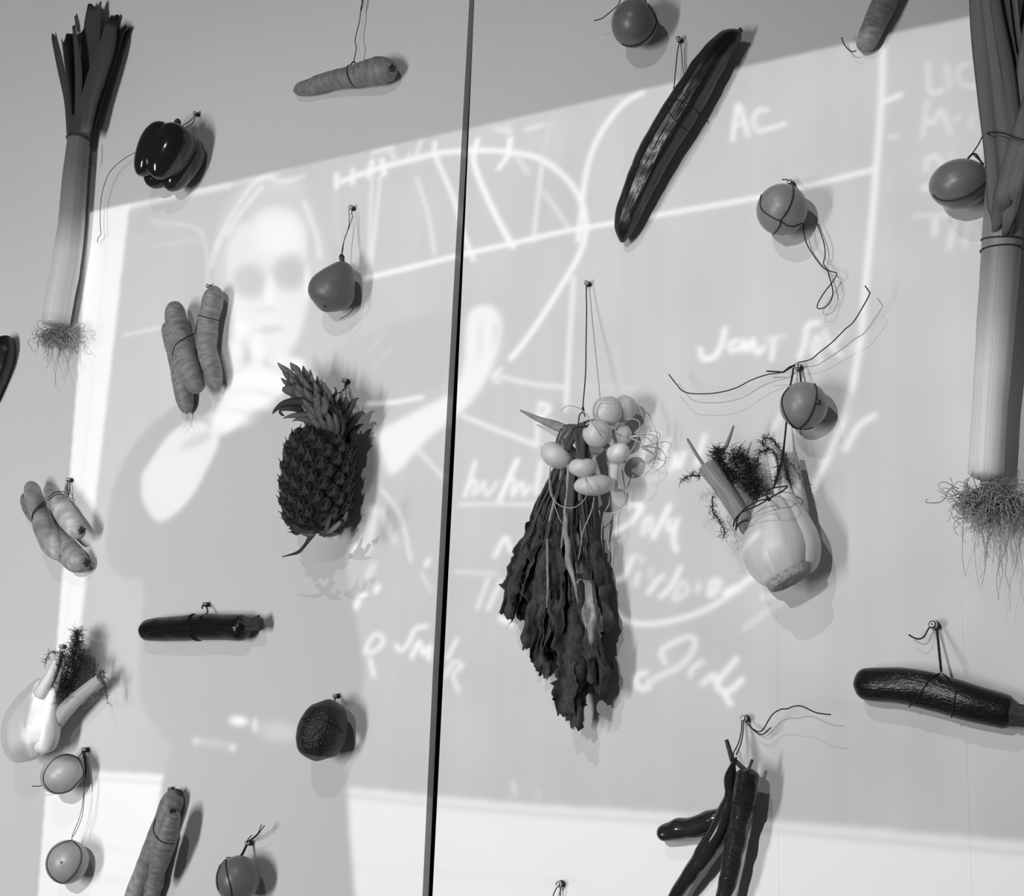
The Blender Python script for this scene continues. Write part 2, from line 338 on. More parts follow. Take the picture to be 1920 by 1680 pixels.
FENN = mat('fennel_bulb', .60, .78, .38, (16, 1.6, 1), 'UV', 4, .22, (40, 2, 1), contrast=.2, bdist=.0015)
FENST = mat('fennel_stalk', .16, .40, .5, (12, 2, 1), 'UV', 4, .3, (40, 2, 1))
FENSTP = mat('fennel_stalk_pale', .38, .60, .5, (12, 2, 1), 'UV', 4, .3, (40, 2, 1))
FENCUT = mat('fennel_base', .20, .52, .8, (260, 260, 260), 'Object', 4, .8, (300, 300, 300))
FROND = mat('fennel_frond', .018, .05, .7, (200, 200, 200), 'Object', 2)
TURN = mat('turnip_skin', .55, .70, .42, (35, 35, 35), 'Object', 4, .1, (60, 60, 60))
TSTALK = mat('turnip_stalk', .04, .14, .6, (9, 1.5, 1), 'UV', 3, .3, (30, 2, 1))
TSTALKP = mat('turnip_stalk_pale', .30, .52, .6, (9, 2, 1), 'UV', 3, .2, (30, 2, 1))
TROOT = mat('turnip_root', .35, .50, .6, (90, 90, 90), 'Object', 2)
TLEAF = mat('turnip_leaf', .016, .075, .75, (70, 70, 70), 'Object', 5, .8, (130, 130, 130), bdist=.003)
TLEAFP = mat('turnip_leaf_pale', .15, .38, .7, (60, 60, 60), 'Object', 4, .6, (120, 120, 120), bdist=.002)
CHILI = mat('chilli_skin', .012, .022, .16, (20, 20, 20), 'Object', 3, .45, (20, 60, 1), bdist=.001, coat=.2)
CHILIR = mat('chilli_skin_wrinkled', .012, .03, .2, (6, 40, 1), 'UV', 3, .8, (8, 55, 1), bdist=.0016)
PEYE = mat('pineapple_eye', .006, .045, .5, (2.2, 2.2, 2.2), 'Object', 4, .7, (6, 6, 6), bdist=.03)
PBRACT = mat('pineapple_bract', .018, .095, .55, (3, 3, 3), 'Object', 4, .5, (8, 8, 8), bdist=.03)
PBOD = mat('pineapple_flesh_joint', .006, .016, .8, (90, 90, 90), 'Object', 3, .5)
PLEAF = mat('pineapple_leaf', .05, .17, .55, (18, 2, 1), 'UV', 4, .3, (40, 3, 1), contrast=.3)
PLEAFD = mat('pineapple_leaf_dry', .02, .06, .7, (18, 2, 1), 'UV', 4, .3)
LEEK = mat('leek_shaft', .78, 1.0, .42, (26, .8, 1), 'UV', 4, .25, (60, 1, 1), grad=[(0, .62), (.06, .84), (.34, .78), (.52, .34), (.78, .19), (.893, .18), (.900, .06), (1, .055)], bdist=.0012)
LEEKB = mat('leek_shaft_pale', .82, 1.0, .40, (26, .8, 1), 'UV', 4, .3, (70, 1, 1), grad=[(0, .66), (.05, .86), (.30, .78), (.46, .46), (.62, .26), (.85, .22), (1, .17)], bdist=.0012)
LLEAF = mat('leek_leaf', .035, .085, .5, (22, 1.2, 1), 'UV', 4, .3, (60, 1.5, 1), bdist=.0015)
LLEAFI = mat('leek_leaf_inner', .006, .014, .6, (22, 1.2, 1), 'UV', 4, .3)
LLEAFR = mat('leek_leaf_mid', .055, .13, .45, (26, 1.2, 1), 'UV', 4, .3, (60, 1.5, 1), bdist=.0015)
ROOT = mat('leek_root', .22, .42, .7, (100, 100, 100), 'Object', 2)
TWINE = mat('black_twine', .008, .016, .6, (800, 800, 800), 'Object', 2, .5)
STEEL = mat('screw_steel', .45, .7, .28, (200, 200, 200), 'Object', 2, metal=1.0)
IRON = mat('screw_shank', .02, .06, .5, (300, 300, 300), 'Object', 2, .4)

# ------------------------------------------------------------------ mesh helpers
ORG = {}
def link(o, parent=None):
    col.objects.link(o)
    if parent is not None: o.parent = parent
    return o
def root_of(o):
    while o.parent is not None: o = o.parent
    return o
def mk(name, verts, faces, material, parent=None, uvs=None, smooth=True, org=None):
    me = bpy.data.meshes.new(name)
    o = bpy.data.objects.new(name, me)
    if parent is not None: base = Vector(root_of(parent).location)
    else:
        base = Vector(org) if org is not None else sum((Vector(v) for v in verts), Vector()) / len(verts)
        o.location = base
    me.from_pydata([tuple(Vector(v) - base) for v in verts], [], faces)
    if uvs is not None:
        ul = me.uv_layers.new(name='UVMap')
        li = np.empty(len(me.loops), np.int32); me.loops.foreach_get('vertex_index', li)
        ul.data.foreach_set('uv', np.asarray(uvs, np.float32)[li].ravel())
    if smooth: me.polygons.foreach_set('use_smooth', [True] * len(me.polygons))
    me.materials.append(material); me.update()
    link(o, parent)
    return o
def tag(o, label=None, cat=None, group=None, kind=None):
    if label: o['label'] = label
    if cat: o['category'] = cat
    if group: o['group'] = group
    if kind: o['kind'] = kind
    return o
def thing(name, loc, label, cat, group=None):
    o = bpy.data.objects.new(name, None); o.empty_display_size = 0.02; o.location = loc
    col.objects.link(o)
    return tag(o, label, cat, group)

def crv(pts, n):
    """Catmull-Rom through N-d points, n samples even in index parameter after arc-length resampling"""
    pts = np.array(pts, float)
    if len(pts) == 2:
        dense = np.array([pts[0] + (pts[1] - pts[0]) * k / 20 for k in range(21)])
    else:
        dense = np.array(spl(list(pts), 16))
    dl = np.linalg.norm(np.diff(dense[:, :3], axis=0), axis=1)
    s = np.concatenate([[0], np.cumsum(dl)]); s /= s[-1]
    return dense, s
def samp(dense, s, t):
    return np.array([np.interp(t, s, dense[:, k]) for k in range(dense.shape[1])]).T
NW = np.array([0.0, -1.0, 0.0])

class Loft: pass
def loft(name, path, material, parent=None, n=44, m=26, cap=(.12, .12), sec=None, nz=(0, 0), seed=0, flat=1.0, d=None, gap=0.001, keep=False, org=None):
    """tube through photograph points (px, py, radius px[, axis distance from wall]) with rounded ends"""
    q = []
    for p in path:
        r = p[2] * SC(p[0], p[1])
        dd = p[3] if len(p) > 3 else (d if d is not None else r * flat + gap)
        c = P(p[0], p[1], dd); r = p[2] * SC(p[0], p[1], dd)
        q.append((c.x, c.y, c.z, r))
    dense, s = crv(q, n)
    ts = 0.5 - 0.5 * np.cos(np.linspace(0, PI, n))
    S = samp(dense, s, ts)
    T = np.gradient(S[:, :3], axis=0); T /= np.linalg.norm(T, axis=1)[:, None]
    verts, uvs, faces = [], [], []
    Lf = Loft(); Lf.dense, Lf.s, Lf.flat, Lf.sec = dense, s, flat, sec
    for i, t in enumerate(ts):
        r = S[i, 3]
        if cap[0] and t < cap[0]: r *= math.sqrt(max(0, 1 - (1 - t / cap[0]) ** 2)) + 1e-4
        if cap[1] and 1 - t < cap[1]: r *= math.sqrt(max(0, 1 - (1 - (1 - t) / cap[1]) ** 2)) + 1e-4
        b = np.cross(T[i], NW); b /= np.linalg.norm(b); c = np.cross(b, T[i])
        for k in range(m + 1):
            th = 2 * PI * k / m
            rr = r * (sec(th, t) if sec else 1.0)
            v = S[i, :3] + rr * (math.sin(th) * b + math.cos(th) * flat * c)
            if nz[0]:
                o_ = noise.noise(Vector(v) * nz[1] + Vector((seed * 3.1, seed * 1.7, seed)))
                v = v + (math.sin(th) * b + math.cos(th) * c) * o_ * nz[0]
            verts.append(v); uvs.append((k / m, t))
    for i in range(n - 1):
        for k in range(m):
            a = i * (m + 1) + k
            faces.append((a, a + m + 1, a + m + 2, a + 1))
    faces.append(tuple(range(m)))
    faces.append(tuple((n - 1) * (m + 1) + k for k in range(m - 1, -1, -1)))
    Lf.o = mk(name, verts, faces, material, parent, uvs, org=org)
    Lf.bvh = BVHTree.FromPolygons([Vector(v) for v in verts], faces)
    return Lf

def tube(pts, r, m=5, n=None):
    """3-D points -> (verts, faces) of a thin tube"""
    dense, s = crv([tuple(p) for p in pts], 0)
    n = n or max(6, 5 * len(pts))
    S = samp(dense, s, np.linspace(0, 1, n))
    T = np.gradient(S, axis=0); T /= np.linalg.norm(T, axis=1)[:, None] + 1e-12
    a = np.array([.31, -.92, .23])
    V_, F_ = [], []
    for i in range(n):
        b = np.cross(T[i], a); b /= np.linalg.norm(b) + 1e-9; c = np.cross(T[i], b)
        rr = r[0] + (r[1] - r[0]) * i / (n - 1) if isinstance(r, tuple) else r
        for k in range(m):
            th = 2 * PI * k / m
            V_.append(S[i] + rr * (math.cos(th) * b + math.sin(th) * c))
    for i in range(n - 1):
        for k in range(m):
            F_.append((i * m + k, i * m + (k + 1) % m, (i + 1) * m + (k + 1) % m, (i + 1) * m + k))
    F_.append(tuple(range(m - 1, -1, -1))); F_.append(tuple((n - 1) * m + k for k in range(m)))
    return V_, F_
class MB:
    def __init__(s): s.v, s.f = [], []
    def add(s, vf):
        o = len(s.v); s.v += list(vf[0]); s.f += [tuple(i + o for i in f) for f in vf[1]]
        return s
    def build(s, name, material, parent=None, smooth=True, org=None):
        return mk(name, s.v, s.f, material, parent, None, smooth, org)
TW = 0.0008
def line(pts, d=0.012):
    """photograph polyline -> 3-D points"""
    return [P(p[0], p[1], p[2] if len(p) > 2 else d) for p in pts]
def hoop(Lf, t, off=0.0009, tilt=0.0, ph=0.0, a0=0, a1=2 * PI, wob=0.0):
    pts = []
    for k in range(33):
        th = a0 + (a1 - a0) * k / 32
        tt = min(1, max(0, t + tilt * math.cos(th + ph) + wob * math.sin(3 * th)))
        S0 = samp(Lf.dense, Lf.s, np.array([tt - .01, tt, tt + .01]).clip(0, 1))
        T = S0[2, :3] - S0[0, :3]; T /= np.linalg.norm(T)
        b = np.cross(T, NW); b /= np.linalg.norm(b); c = np.cross(b, T)
        r = S0[1, 3] * (Lf.sec(th, tt) if Lf.sec else 1) + off
        pts.append(S0[1, :3] + r * (math.sin(th) * b + math.cos(th) * Lf.flat * c))
    return tube(pts, TW, 5, 48)
def drape(bvhs, pts, off=0.0007, d=0.02, r=TW):
    """a thread laid over surfaces along a photograph polyline"""
    q = spl(pts, 8); out_ = []
    lastd = None
    for p in q:
        dr = Vector(ray(p[0], p[1])).normalized(); best = None
        for b in bvhs:
            h = b.ray_cast(Vector(CAM), dr)
            if h[0] is not None and (best is None or h[3] < best[3]): best = h
        if best is not None:
            n_ = best[1] if best[1].dot(dr) < 0 else -best[1]
            pt = best[0] + n_ * off; lastd = -pt.y
        else: pt = P(p[0], p[1], d if lastd is None else lastd * .9)
        out_.append(pt)
    return tube(out_, r, 5, max(10, 3 * len(out_)))
def surf(bvh, px, py, off=0.0):
    dr = Vector(ray(px, py)).normalized()
    h = bvh.ray_cast(Vector(CAM), dr)
    if h[0] is None: return P(px, py, .03), -dr
    n_ = h[1] if h[1].dot(dr) < 0 else -h[1]
    return h[0] + n_ * off, n_
def ball(name, px, py, rx, ry, material, parent=None, rot=0.0, flat=1.0, gap=0.001, nu=40, nv=24, fn=None, tip=None, d=None, org=None):
    """spheroid seen at px,py; long axis turned by rot in the wall plane; fn(theta, phi) scales it"""
    dd = d if d is not None else max(rx, ry) * SC(px, py) * flat + gap
    c = P(px, py, dd); s = SC(px, py, dd)
    vx = Vector(RW[0]); vy = -Vector(RW[1]); vz = -Vector(RW[2])
    ax = vx * math.cos(rot) + vy * math.sin(rot); ay = vy * math.cos(rot) - vx * math.sin(rot)
    verts, faces, uvs = [], [], []
    for i in range(nv + 1):
        ph = PI * i / nv
        for k in range(nu + 1):
            th = 2 * PI * k / nu
            q = (math.sin(ph) * math.cos(th), math.cos(ph), math.sin(ph) * math.sin(th))
            f = fn(q) if fn else 1.0
            verts.append(c + s * f * (rx * q[0] * ax + ry * q[1] * ay + flat * (rx + ry) / 2 * q[2] * vz))
            uvs.append((k / nu, i / nv))
    for i in range(nv):
        for k in range(nu):
            a = i * (nu + 1) + k
            faces.append((a, a + 1, a + nu + 2, a + nu + 1))
    L_ = Loft(); L_.o = mk(name, verts, faces, material, parent, uvs, org=org)
    L_.bvh = BVHTree.FromPolygons([Vector(v) for v in verts], faces)
    L_.c = c; L_.s = s
    return L_
def blade(name, pts, material, parent, fold=0.0, n=18, m=6, ragged=0.0, seed=0, crumple=(0, 0), thick=0.0009, tipcut=0.0, curl=0.0):
    """leaf ribbon: pts (px, py, half width px, distance from wall); fold>0 hollows it, ends torn by `ragged`"""
    q = []
    for p in pts:
        c = P(p[0], p[1], p[3]); q.append((c.x, c.y, c.z, p[2] * SC(p[0], p[1], p[3])))
    dense, s = crv(q, n); rnd = random.Random(seed)
    S = samp(dense, s, np.linspace(0, 1, n))
    T = np.gradient(S[:, :3], axis=0); T /= np.linalg.norm(T, axis=1)[:, None]
    verts, uvs, faces = [], [], []
    jag = [rnd.uniform(-1, 1) for _ in range(m + 1)]
    for i in range(n):
        b = np.cross(T[i], NW); b /= np.linalg.norm(b); c = np.cross(b, T[i])
        ex = 1 + ragged * 0.5 * noise.noise(Vector((i * .83, seed * 7.7, 0)))
        ex2 = 1 + ragged * 0.5 * noise.noise(Vector((i * .83, seed * 3.3, 9)))
        for k in range(m + 1):
            u = 2 * k / m - 1
            wv = S[i, 3] * (ex if u > 0 else ex2)
            cr = curl * i / (n - 1)
            v = S[i, :3] + b * u * wv * (1 - .35 * min(1, abs(fold))) + c * (abs(u) ** 1.5 * fold * wv + math.sin(u * 2.2) * cr * wv)
            if i == n - 1 and tipcut: v = v + T[i] * jag[k] * tipcut * S[i, 3]
            if crumple[0]:
                pv = Vector(v) * crumple[1] + Vector((seed, seed * 2.3, 0))
                v = v + crumple[0] * np.array(noise.noise_vector(pv)) * min(1.0, i / 3)
            verts.append(v); uvs.append((k / m, i / (n - 1)))
    for i in range(n - 1):
        for k in range(m):
            a = i * (m + 1) + k
            faces.append((a, a + 1, a + m + 2, a + m + 1))
    o = mk(name, verts, faces, material, parent, uvs)
    md = o.modifiers.new('thickness', 'SOLIDIFY'); md.thickness = thick; md.offset = 0
    return o

# ------------------------------------------------------------------ the wall: two boards with an open joint
wm = mat('wall_paint', .70, .74, .6, (3, 3, 3), 'Object', 5, .06, (260, 260, 260), bdist=.0006)
em_ = mat('board_edge', .84, .90, .7, (40, 40, 8), 'Object', 4, .2)  # paler than the board face, making up for side light missing on the edge
dk = mat('dark_void', .003, .005, .9, (5, 5, 5), 'Object', 2)  # near-black colour stands in for the darkness behind the boards
# hairline joints in the right-hand board's covering
t_ = wm.node_tree; b_ = t_.nodes['Principled BSDF']
gm = t_.nodes.new('ShaderNodeNewGeometry'); s_ = t_.nodes.new('ShaderNodeSeparateXYZ'); t_.links.new(gm.outputs['Position'], s_.inputs[0])
src = b_.inputs['Base Color'].links[0].from_socket
def tm(op, a, b):
    n_ = t_.nodes.new('ShaderNodeMath'); n_.operation = op
    for k, v in enumerate((a, b)):
        if isinstance(v, (int, float)): n_.inputs[k].default_value = v
        else: t_.links.new(v, n_.inputs[k])
    return n_.outputs[0]
zlim = P(1500, 1120).z
hits = None
for X_ in (P(1458, 1250).x, P(1812, 1380).x):
    h_ = tm('LESS_THAN', tm('ABSOLUTE', tm('SUBTRACT', s_.outputs[0], X_), 0.0), 0.00055)
    hits = h_ if hits is None else tm('MAXIMUM', hits, h_)
hits = tm('MULTIPLY', hits, tm('LESS_THAN', s_.outputs[2], zlim))
mx_ = t_.nodes.new('ShaderNodeMix'); mx_.data_type = 'RGBA'
t_.links.new(tm('MULTIPLY', hits, 0.12), mx_.inputs[0]); t_.links.new(src, mx_.inputs[6]); mx_.inputs[7].default_value = (.1, .1, .1, 1)
t_.links.new(mx_.outputs[2], b_.inputs['Base Color'])

ZT, ZB, TH = 3.1, 0.0, 0.0155
def on(line_, z):
    a, b = P(*line_[0]), P(*line_[1])
    return a.x + (b.x - a.x) * (z - a.z) / (b.z - a.z)
EDGE = [(0, 880, 889.5), (420, 857, 871.5), (840, 834, 852.5), (1260, 811.5, 831.5), (1680, 792, 811)]
def edge_pts(k):
    q = [P(e[k], e[0]) for e in EDGE]
    q = [(v.x, v.z) for v in q]
    s0, s1 = (q[0][0] - q[1][0]) / (q[0][1] - q[1][1]), (q[-1][0] - q[-2][0]) / (q[-1][1] - q[-2][1])
    return [(q[0][0] + s0 * (ZT - q[0][1]), ZT)] + q + [(q[-1][0] + s1 * (ZB - q[-1][1]), ZB)]
def board(name, edge, xf):
    n = len(edge); right = xf < edge[0][0]           # joint on the right-hand side of the left board
    v = [(x, 0, z) for x, z in edge] + [(xf, 0, z) for x, z in edge] + [(x, TH, z) for x, z in edge] + [(xf, TH, z) for x, z in edge]
    f = []
    for i in range(n - 1):
        q = (i, i + 1, n + i + 1, n + i)
        f.append(q if not right else q[::-1]); q2 = tuple(k + 2 * n for k in q); f.append(q2[::-1] if not right else q2)
    ne = len(f)
    for i in range(n - 1):
        q = (i, 2 * n + i, 2 * n + i + 1, i + 1); f.append(q if not right else q[::-1])
    for i in range(n - 1):
        q = (n + i, 3 * n + i, 3 * n + i + 1, n + i + 1); f.append(q[::-1] if not right else q)
    f.append((0, n, 3 * n, 2 * n)); f.append((n - 1, 2 * n - 1, 4 * n - 1, 3 * n - 1))
    o = mk(name, v, f, wm, smooth=False, org=(xf, 0, 0))
    o.data.materials.append(em_)
    for i in range(ne, ne + n - 1): o.data.polygons[i].material_index = 1
    bm = bmesh.new(); bm.from_mesh(o.data); bmesh.ops.recalc_face_normals(bm, faces=bm.faces); bm.to_mesh(o.data); bm.free()
    return tag(o, kind='structure')
wL = tag(board('wall_left', edge_pts(1), -2.6), 'left white board of the wall carrying the projected picture')
wR = tag(board('wall_right', edge_pts(2), 2.4), 'right white board of the wall carrying the projected picture')
bk = tag(mk('void_backing', [(-2.6, .16, 0), (2.4, .16, 0), (2.4, .16, 3.1), (-2.6, .16, 3.1), (-2.6, .2, 0), (2.4, .2, 0), (2.4, .2, 3.1), (-2.6, .2, 3.1)],
            [(0, 1, 2, 3), (5, 4, 7, 6), (1, 5, 6, 2), (4, 0, 3, 7), (3, 2, 6, 7), (4, 5, 1, 0)], dk, smooth=False, org=(0, .16, 0)), 'near-black backing painted as the unlit void behind the joint between the boards', kind='structure')

# ------------------------------------------------------------------ screws
def lathe(prof, m=16):
    v, f = [], []
    for r, y in prof:
        for k in range(m):
            a = 2 * PI * k / m
            v.append((r * math.cos(a), y, r * math.sin(a)))
    for i in range(len(prof) - 1):
        for k in range(m):
            f.append((i * m + k, i * m + (k + 1) % m, (i + 1) * m + (k + 1) % m, (i + 1) * m + k))
    return v, f
HS = 0.012
hv = MB().add(lathe([(0.0001, -.0128), (.0010, -.0131), (.0012, -.0140), (.0020, -.0138), (.0030, -.0130), (.0036, -.0118), (.0038, -.0104), (.0034, -.0092), (.0012, -.0086)], 18))
for a in (0, PI / 2):
    c_, s_2 = math.cos(a + .4), math.sin(a + .4)
    w_, l_ = .0004, .0016
    hv.add(([(c_ * l_ * i + -s_2 * w_ * j, -.0136, s_2 * l_ * i + c_ * w_ * j) for i, j in ((-1, -1), (1, -1), (1, 1), (-1, 1))] +
            [(c_ * l_ * i + -s_2 * w_ * j, -.0124, s_2 * l_ * i + c_ * w_ * j) for i, j in ((-1, -1), (1, -1), (1, 1), (-1, 1))], [(0, 1, 2, 3), (4, 5, 1, 0), (5, 6, 2, 1), (6, 7, 3, 2), (7, 4, 0, 3)]))
sk = MB().add(lathe([(.0015, -.0095), (.0015, .004), (.0001, .005)], 10))
wd = MB()
hel = [(.0030 * math.cos(k * .55) * (1 + .12 * math.sin(k * 1.9)), -.0086 + .0062 * k / 60, .0030 * math.sin(k * .55)) for k in range(61)]
wd.add(tube(hel, .00095, 5, 180))
def raw(name, mb, material):
    me = bpy.data.meshes.new(name); me.from_pydata([tuple(v) for v in mb.v], [], mb.f)
    me.polygons.foreach_set('use_smooth', [True] * len(me.polygons)); me.materials.append(material); me.update(); return me
MH, MS, MW = raw('head', hv, STEEL), raw('shank', sk, IRON), raw('thread_winding', wd, TWINE)
def screw(px, py, label, big=1.0):
    p = P(px, py, .011 * big); p.y = 0
    o = thing('screw', p, label, 'screw', 'screws holding the vegetables on the wall')
    o.scale = (big, big, big)
    for nm, me in (('head', MH), ('shank', MS), ('thread_winding', MW)):
        c = bpy.data.objects.new(nm, me); link(c, o)
    return o
for x_, y_, l_, b_2 in (
    (365, 212, 'screw above the dark bell pepper', 1), (657, 388, 'screw the pear hangs from', 1), (1272, 72, 'screw above the long cucumber', 1),
    (1481, 341, 'screw right on top of the round fruit with a looped thread', 1.1), (1494, 686, 'screw with two long thread ends spreading sideways above a round fruit', 1.2),
    (1099, 530, 'lone screw at the top of the long thread of the turnip bunch', 1), (645, 713, 'screw beside the pineapple crown', 1.1), (389, 536, 'screw at the top of the tall carrot bundle', 1),
    (127, 899, 'screw above the lower-left carrot bundle', 1), (383, 1133, 'screw above the small horizontal courgette on the left board', 1), (114, 1212, 'screw behind the fronds of the left fennel', 1),
    (156, 1406, 'thickly wound screw between the left fennel and a round fruit', 1.1), (317, 1480, 'screw at the top of the bottom carrot pair', .9), (463, 1581, 'screw with short thread ends above the bottom round fruit', 1.1),
    (627, 1305, 'screw above the black avocado', .95), (1749, 1171, 'screw with a wide black winding above the large courgette', 1.45), (1394, 1347, 'screw above the chilli peppers with a long thread end', 1.2),
    (1047, 1658, 'bare screw at the bottom edge right of the board joint', 1.15)):
    screw(x_, y_, l_, b_2)

# ------------------------------------------------------------------ carrots
def carrot(label, path, matl=None, cap=(.10, .07), seed=1, group=None, crown=None, d=None, tail=None, gap=.001, nz=(.0016, 60)):
    a = P(path[0][0], path[0][1], .02)
    t = thing('carrot', a, label, 'carrot', group or 'carrots on the wall')
    L_ = loft('root', path, matl or CARROT, t, n=46, m=24, cap=cap, nz=nz, seed=seed, d=d, gap=gap)
    if crown:
        x, y, r, dd = crown
        # stubble of cut leaf bases
        mb = MB(); s = SC(x, y, .03); c, out_ = surf(L_.bvh, x, y)
        rnd = random.Random(seed)
        e1 = out_.cross(Vector((0.3, 0.1, 1))).normalized(); e2 = out_.cross(e1)
        for k in range(13):
            an = k * 2.4; rr = r * s * math.sqrt((k + .3) / 13)
            b0 = c + (e1 * math.cos(an) + e2 * math.sin(an)) * rr
            mb.add(tube([b0 - out_ * .007, b0 + out_ * (.0002 + .0006 * rnd.random()), b0 + out_ * (.0006 + .0012 * rnd.random())], r * s * .26, 6, 4))
        mb.build('crown', CROWN, t)
    if tail:
        mb = MB()
        for pl in tail: mb.add(tube(line(pl, .012), (.0006, .0002), 4))
        mb.build('root_hair', TROOT, t)
    return t, L_

ct, cl_ = carrot('single carrot hanging level by its thread, left of the board joint', [(551, 171, 10), (575, 165, 15), (620, 152, 18), (665, 143, 21), (705, 134, 26), (742, 129, 27)], seed=3, crown=(735, 128, 7, .040), cap=(.10, .16))
sb = MB().add(hoop(cl_, .60, tilt=.03, ph=-1.2))
sb.add(tube(line([(680, -14, .012), (679, 0, .012), (677, 14, .012), (674, 40, .014), (666, 74, .018), (668, 90, .02), (663, 117, .022)]), TW))
sb.add(tube(line([(676, -10, .012), (681, 4, .012), (677, 20, .012)]), TW)).add(tube(line([(658, 121, .026), (663, 116, .024), (668, 121, .022), (662, 122, .026)]), .0013))
sb.build('thread', TWINE, ct)

ct, cl_ = carrot('carrot cut off by the top edge, hanging point down beside the right leek', [(1680, -60, 24), (1664, -10, 24), (1645, 34, 23), (1630, 66, 21), (1617, 98, 16)], seed=5, cap=(.02, .12), crown=None)
MB().add(tube(line([(1578, 70, .022), (1583, 83, .022), (1592, 94, .022), (1600, 97, .022), (1606, 94, .022)]), TW)).build('thread', TWINE, ct)

G1 = 'carrots of the tall bundle'
cA, LA = carrot('thick front carrot of the tall bundle below the left leek', [(328, 566, 16, .042), (330, 600, 20, .042), (342, 650, 22, .044), (356, 695, 22, .045), (372, 736, 15, .044)], seed=7, group=G1, cap=(.08, .07))
cB, LB = carrot('longest carrot at the back of the tall bundle, tip lowest', [(311, 606, 11), (322, 640, 15), (338, 690, 19), (345, 735, 18), (350, 776, 13)], seed=8, group=G1, cap=(.1, .1), tail=[[(352, 774), (350, 786), (346, 800), (338, 812)], [(354, 774), (356, 786), (358, 796), (362, 805)], [(350, 776), (353, 790), (348, 803)]])
cC, LC = carrot('bent carrot on the right of the tall bundle', [(404, 536, 14, .030), (400, 560, 19, .030), (390, 605, 20, .030), (388, 650, 19, .030), (398, 695, 18, .028), (406, 730, 11, .026)], seed=9, group=G1, cap=(.09, .08))
ts = thing('bundle_thread', P(367, 620, .04), 'thin black thread tying the tall carrot bundle together', 'thread')
mb = MB().add(drape([LA.bvh, LB.bvh], [(323, 668), (327, 652), (334, 643), (350, 632), (366, 625)])).add(drape([LC.bvh], [(372, 591), (385, 595), (398, 598), (411, 601)]))
mb.add(tube(line([(366, 625, .05), (368, 612, .045), (372, 591, .045)]), TW)).add(tube(line([(389, 536, .013), (392, 548, .010), (396, 570, .005), (404, 600, .012)]), TW))
mb.build('thread', TWINE, ts)

G2 = 'carrots of the lower-left bundle'
c1, L1 = carrot('pale left carrot in front of the lower-left bundle, tip up', [(55, 904, 10, .04), (62, 926, 16, .042), (76, 968, 18, .044), (92, 1012, 20, .044), (112, 1048, 12, .042)], CARROTP, seed=11, group=G2, cap=(.08, .12), crown=(114, 1042, 4, .052))
c2, L2_ = carrot('pale right carrot in front of the lower-left bundle with a dark crown', [(90, 910, 9, .04), (98, 926, 15, .042), (116, 955, 19, .044), (136, 984, 19, .044), (154, 1006, 13, .042)], CARROTP, seed=12, group=G2, cap=(.1, .12), crown=(153, 994, 7, .056))
c3, L3_ = carrot('darker carrot behind the lower-left bundle, cut crown lowest', [(44, 926, 9), (56, 950, 14), (90, 992, 18), (122, 1030, 22), (146, 1054, 23), (166, 1068, 16)], seed=13, group=G2, cap=(.1, .16), crown=(163, 1055, 8, .040))
ts = thing('bundle_thread', P(90, 940, .05), 'black thread wound round the lower-left carrot bundle and its screw', 'thread')
mb = MB()
for o_ in (0, 5):
    mb.add(drape([L1.bvh, L3_.bvh], [(60, 970 + o_), (64, 958 + o_), (76, 946 + o_), (87, 939 + o_)])).add(drape([L2_.bvh], [(90, 933 + o_), (105, 923 + o_), (120, 922 + o_)]))
    mb.add(tube(line([(120, 923 + o_, .045), (128, 927 + o_, .02), (126 + o_, 912, .012), (127, 899, .012)]), TW))
mb.build('thread', TWINE, ts)

G3 = 'carrots at the bottom edge'
c1, L1 = carrot('long carrot at the bottom edge with its cut crown at the top', [(334, 1482, 15), (322, 1506, 21), (302, 1560, 22), (278, 1620, 21), (250, 1690, 19), (226, 1750, 14)], seed=15, group=G3, cap=(.05, .05), crown=(337, 1486, 9, .030))
c2, L2_ = carrot('short carrot lying on top of the long one at the bottom edge', [(326, 1516, 13, .050), (320, 1540, 18, .050), (309, 1580, 20, .050), (298, 1620, 17, .047), (287, 1660, 8, .043)], seed=16, group=G3, cap=(.12, .08), crown=(324, 1520, 6, .082))
c3, L3_ = carrot('carrot behind the others, showing only at the bottom edge', [(318, 1560, 13), (302, 1610, 15), (287, 1670, 16), (270, 1740, 12)], seed=17, group=G3, cap=(.05, .05), gap=.004)
ts = thing('bundle_thread', P(305, 1580, .06), 'thread round the carrots at the bottom edge', 'thread')
mb = MB().add(drape([L1.bvh, L2_.bvh], [(292, 1535), (288, 1555), (294, 1570), (308, 1580), (326, 1582)])).add(tube(line([(317, 1480, .013), (314, 1486, .013), (308, 1490, .016)]), TW)).add(tube(line([(317, 1480, .013), (322, 1492, .008), (315, 1520, .006)]), TW))
mb.build('thread', TWINE, ts)

# ------------------------------------------------------------------ cucumber
ct = thing('cucumber', P(1285, 200, .03), 'long glossy cucumber hanging slantwise across the edge of the projection', 'cucumber')
cu = loft('fruit', [(1166, 455, 9), (1172, 420, 20), (1184, 385, 25), (1222, 300, 31), (1262, 232, 33), (1296, 178, 32), (1328, 125, 29), (1358, 85, 24), (1387, 58, 15)], CUKE, ct, n=70, m=40, cap=(.05, .06), sec=lambda th, t: 1 + .035 * math.cos(7 * th) - .02 * math.cos(4 * th), nz=(.0012, 60), seed=2, gap=.010)
loft('stem', [(1381, 66, 5, .028), (1388, 57, 5, .028), (1391, 54, 6, .028)], DSTEM, ct, n=10, m=10)
sb = MB().add(drape([cu.bvh], [(1252, 188), (1262, 185), (1285, 192), (1305, 205), (1316, 218)])).add(drape([cu.bvh], [(1249, 196), (1256, 212), (1268, 228), (1290, 246)]))
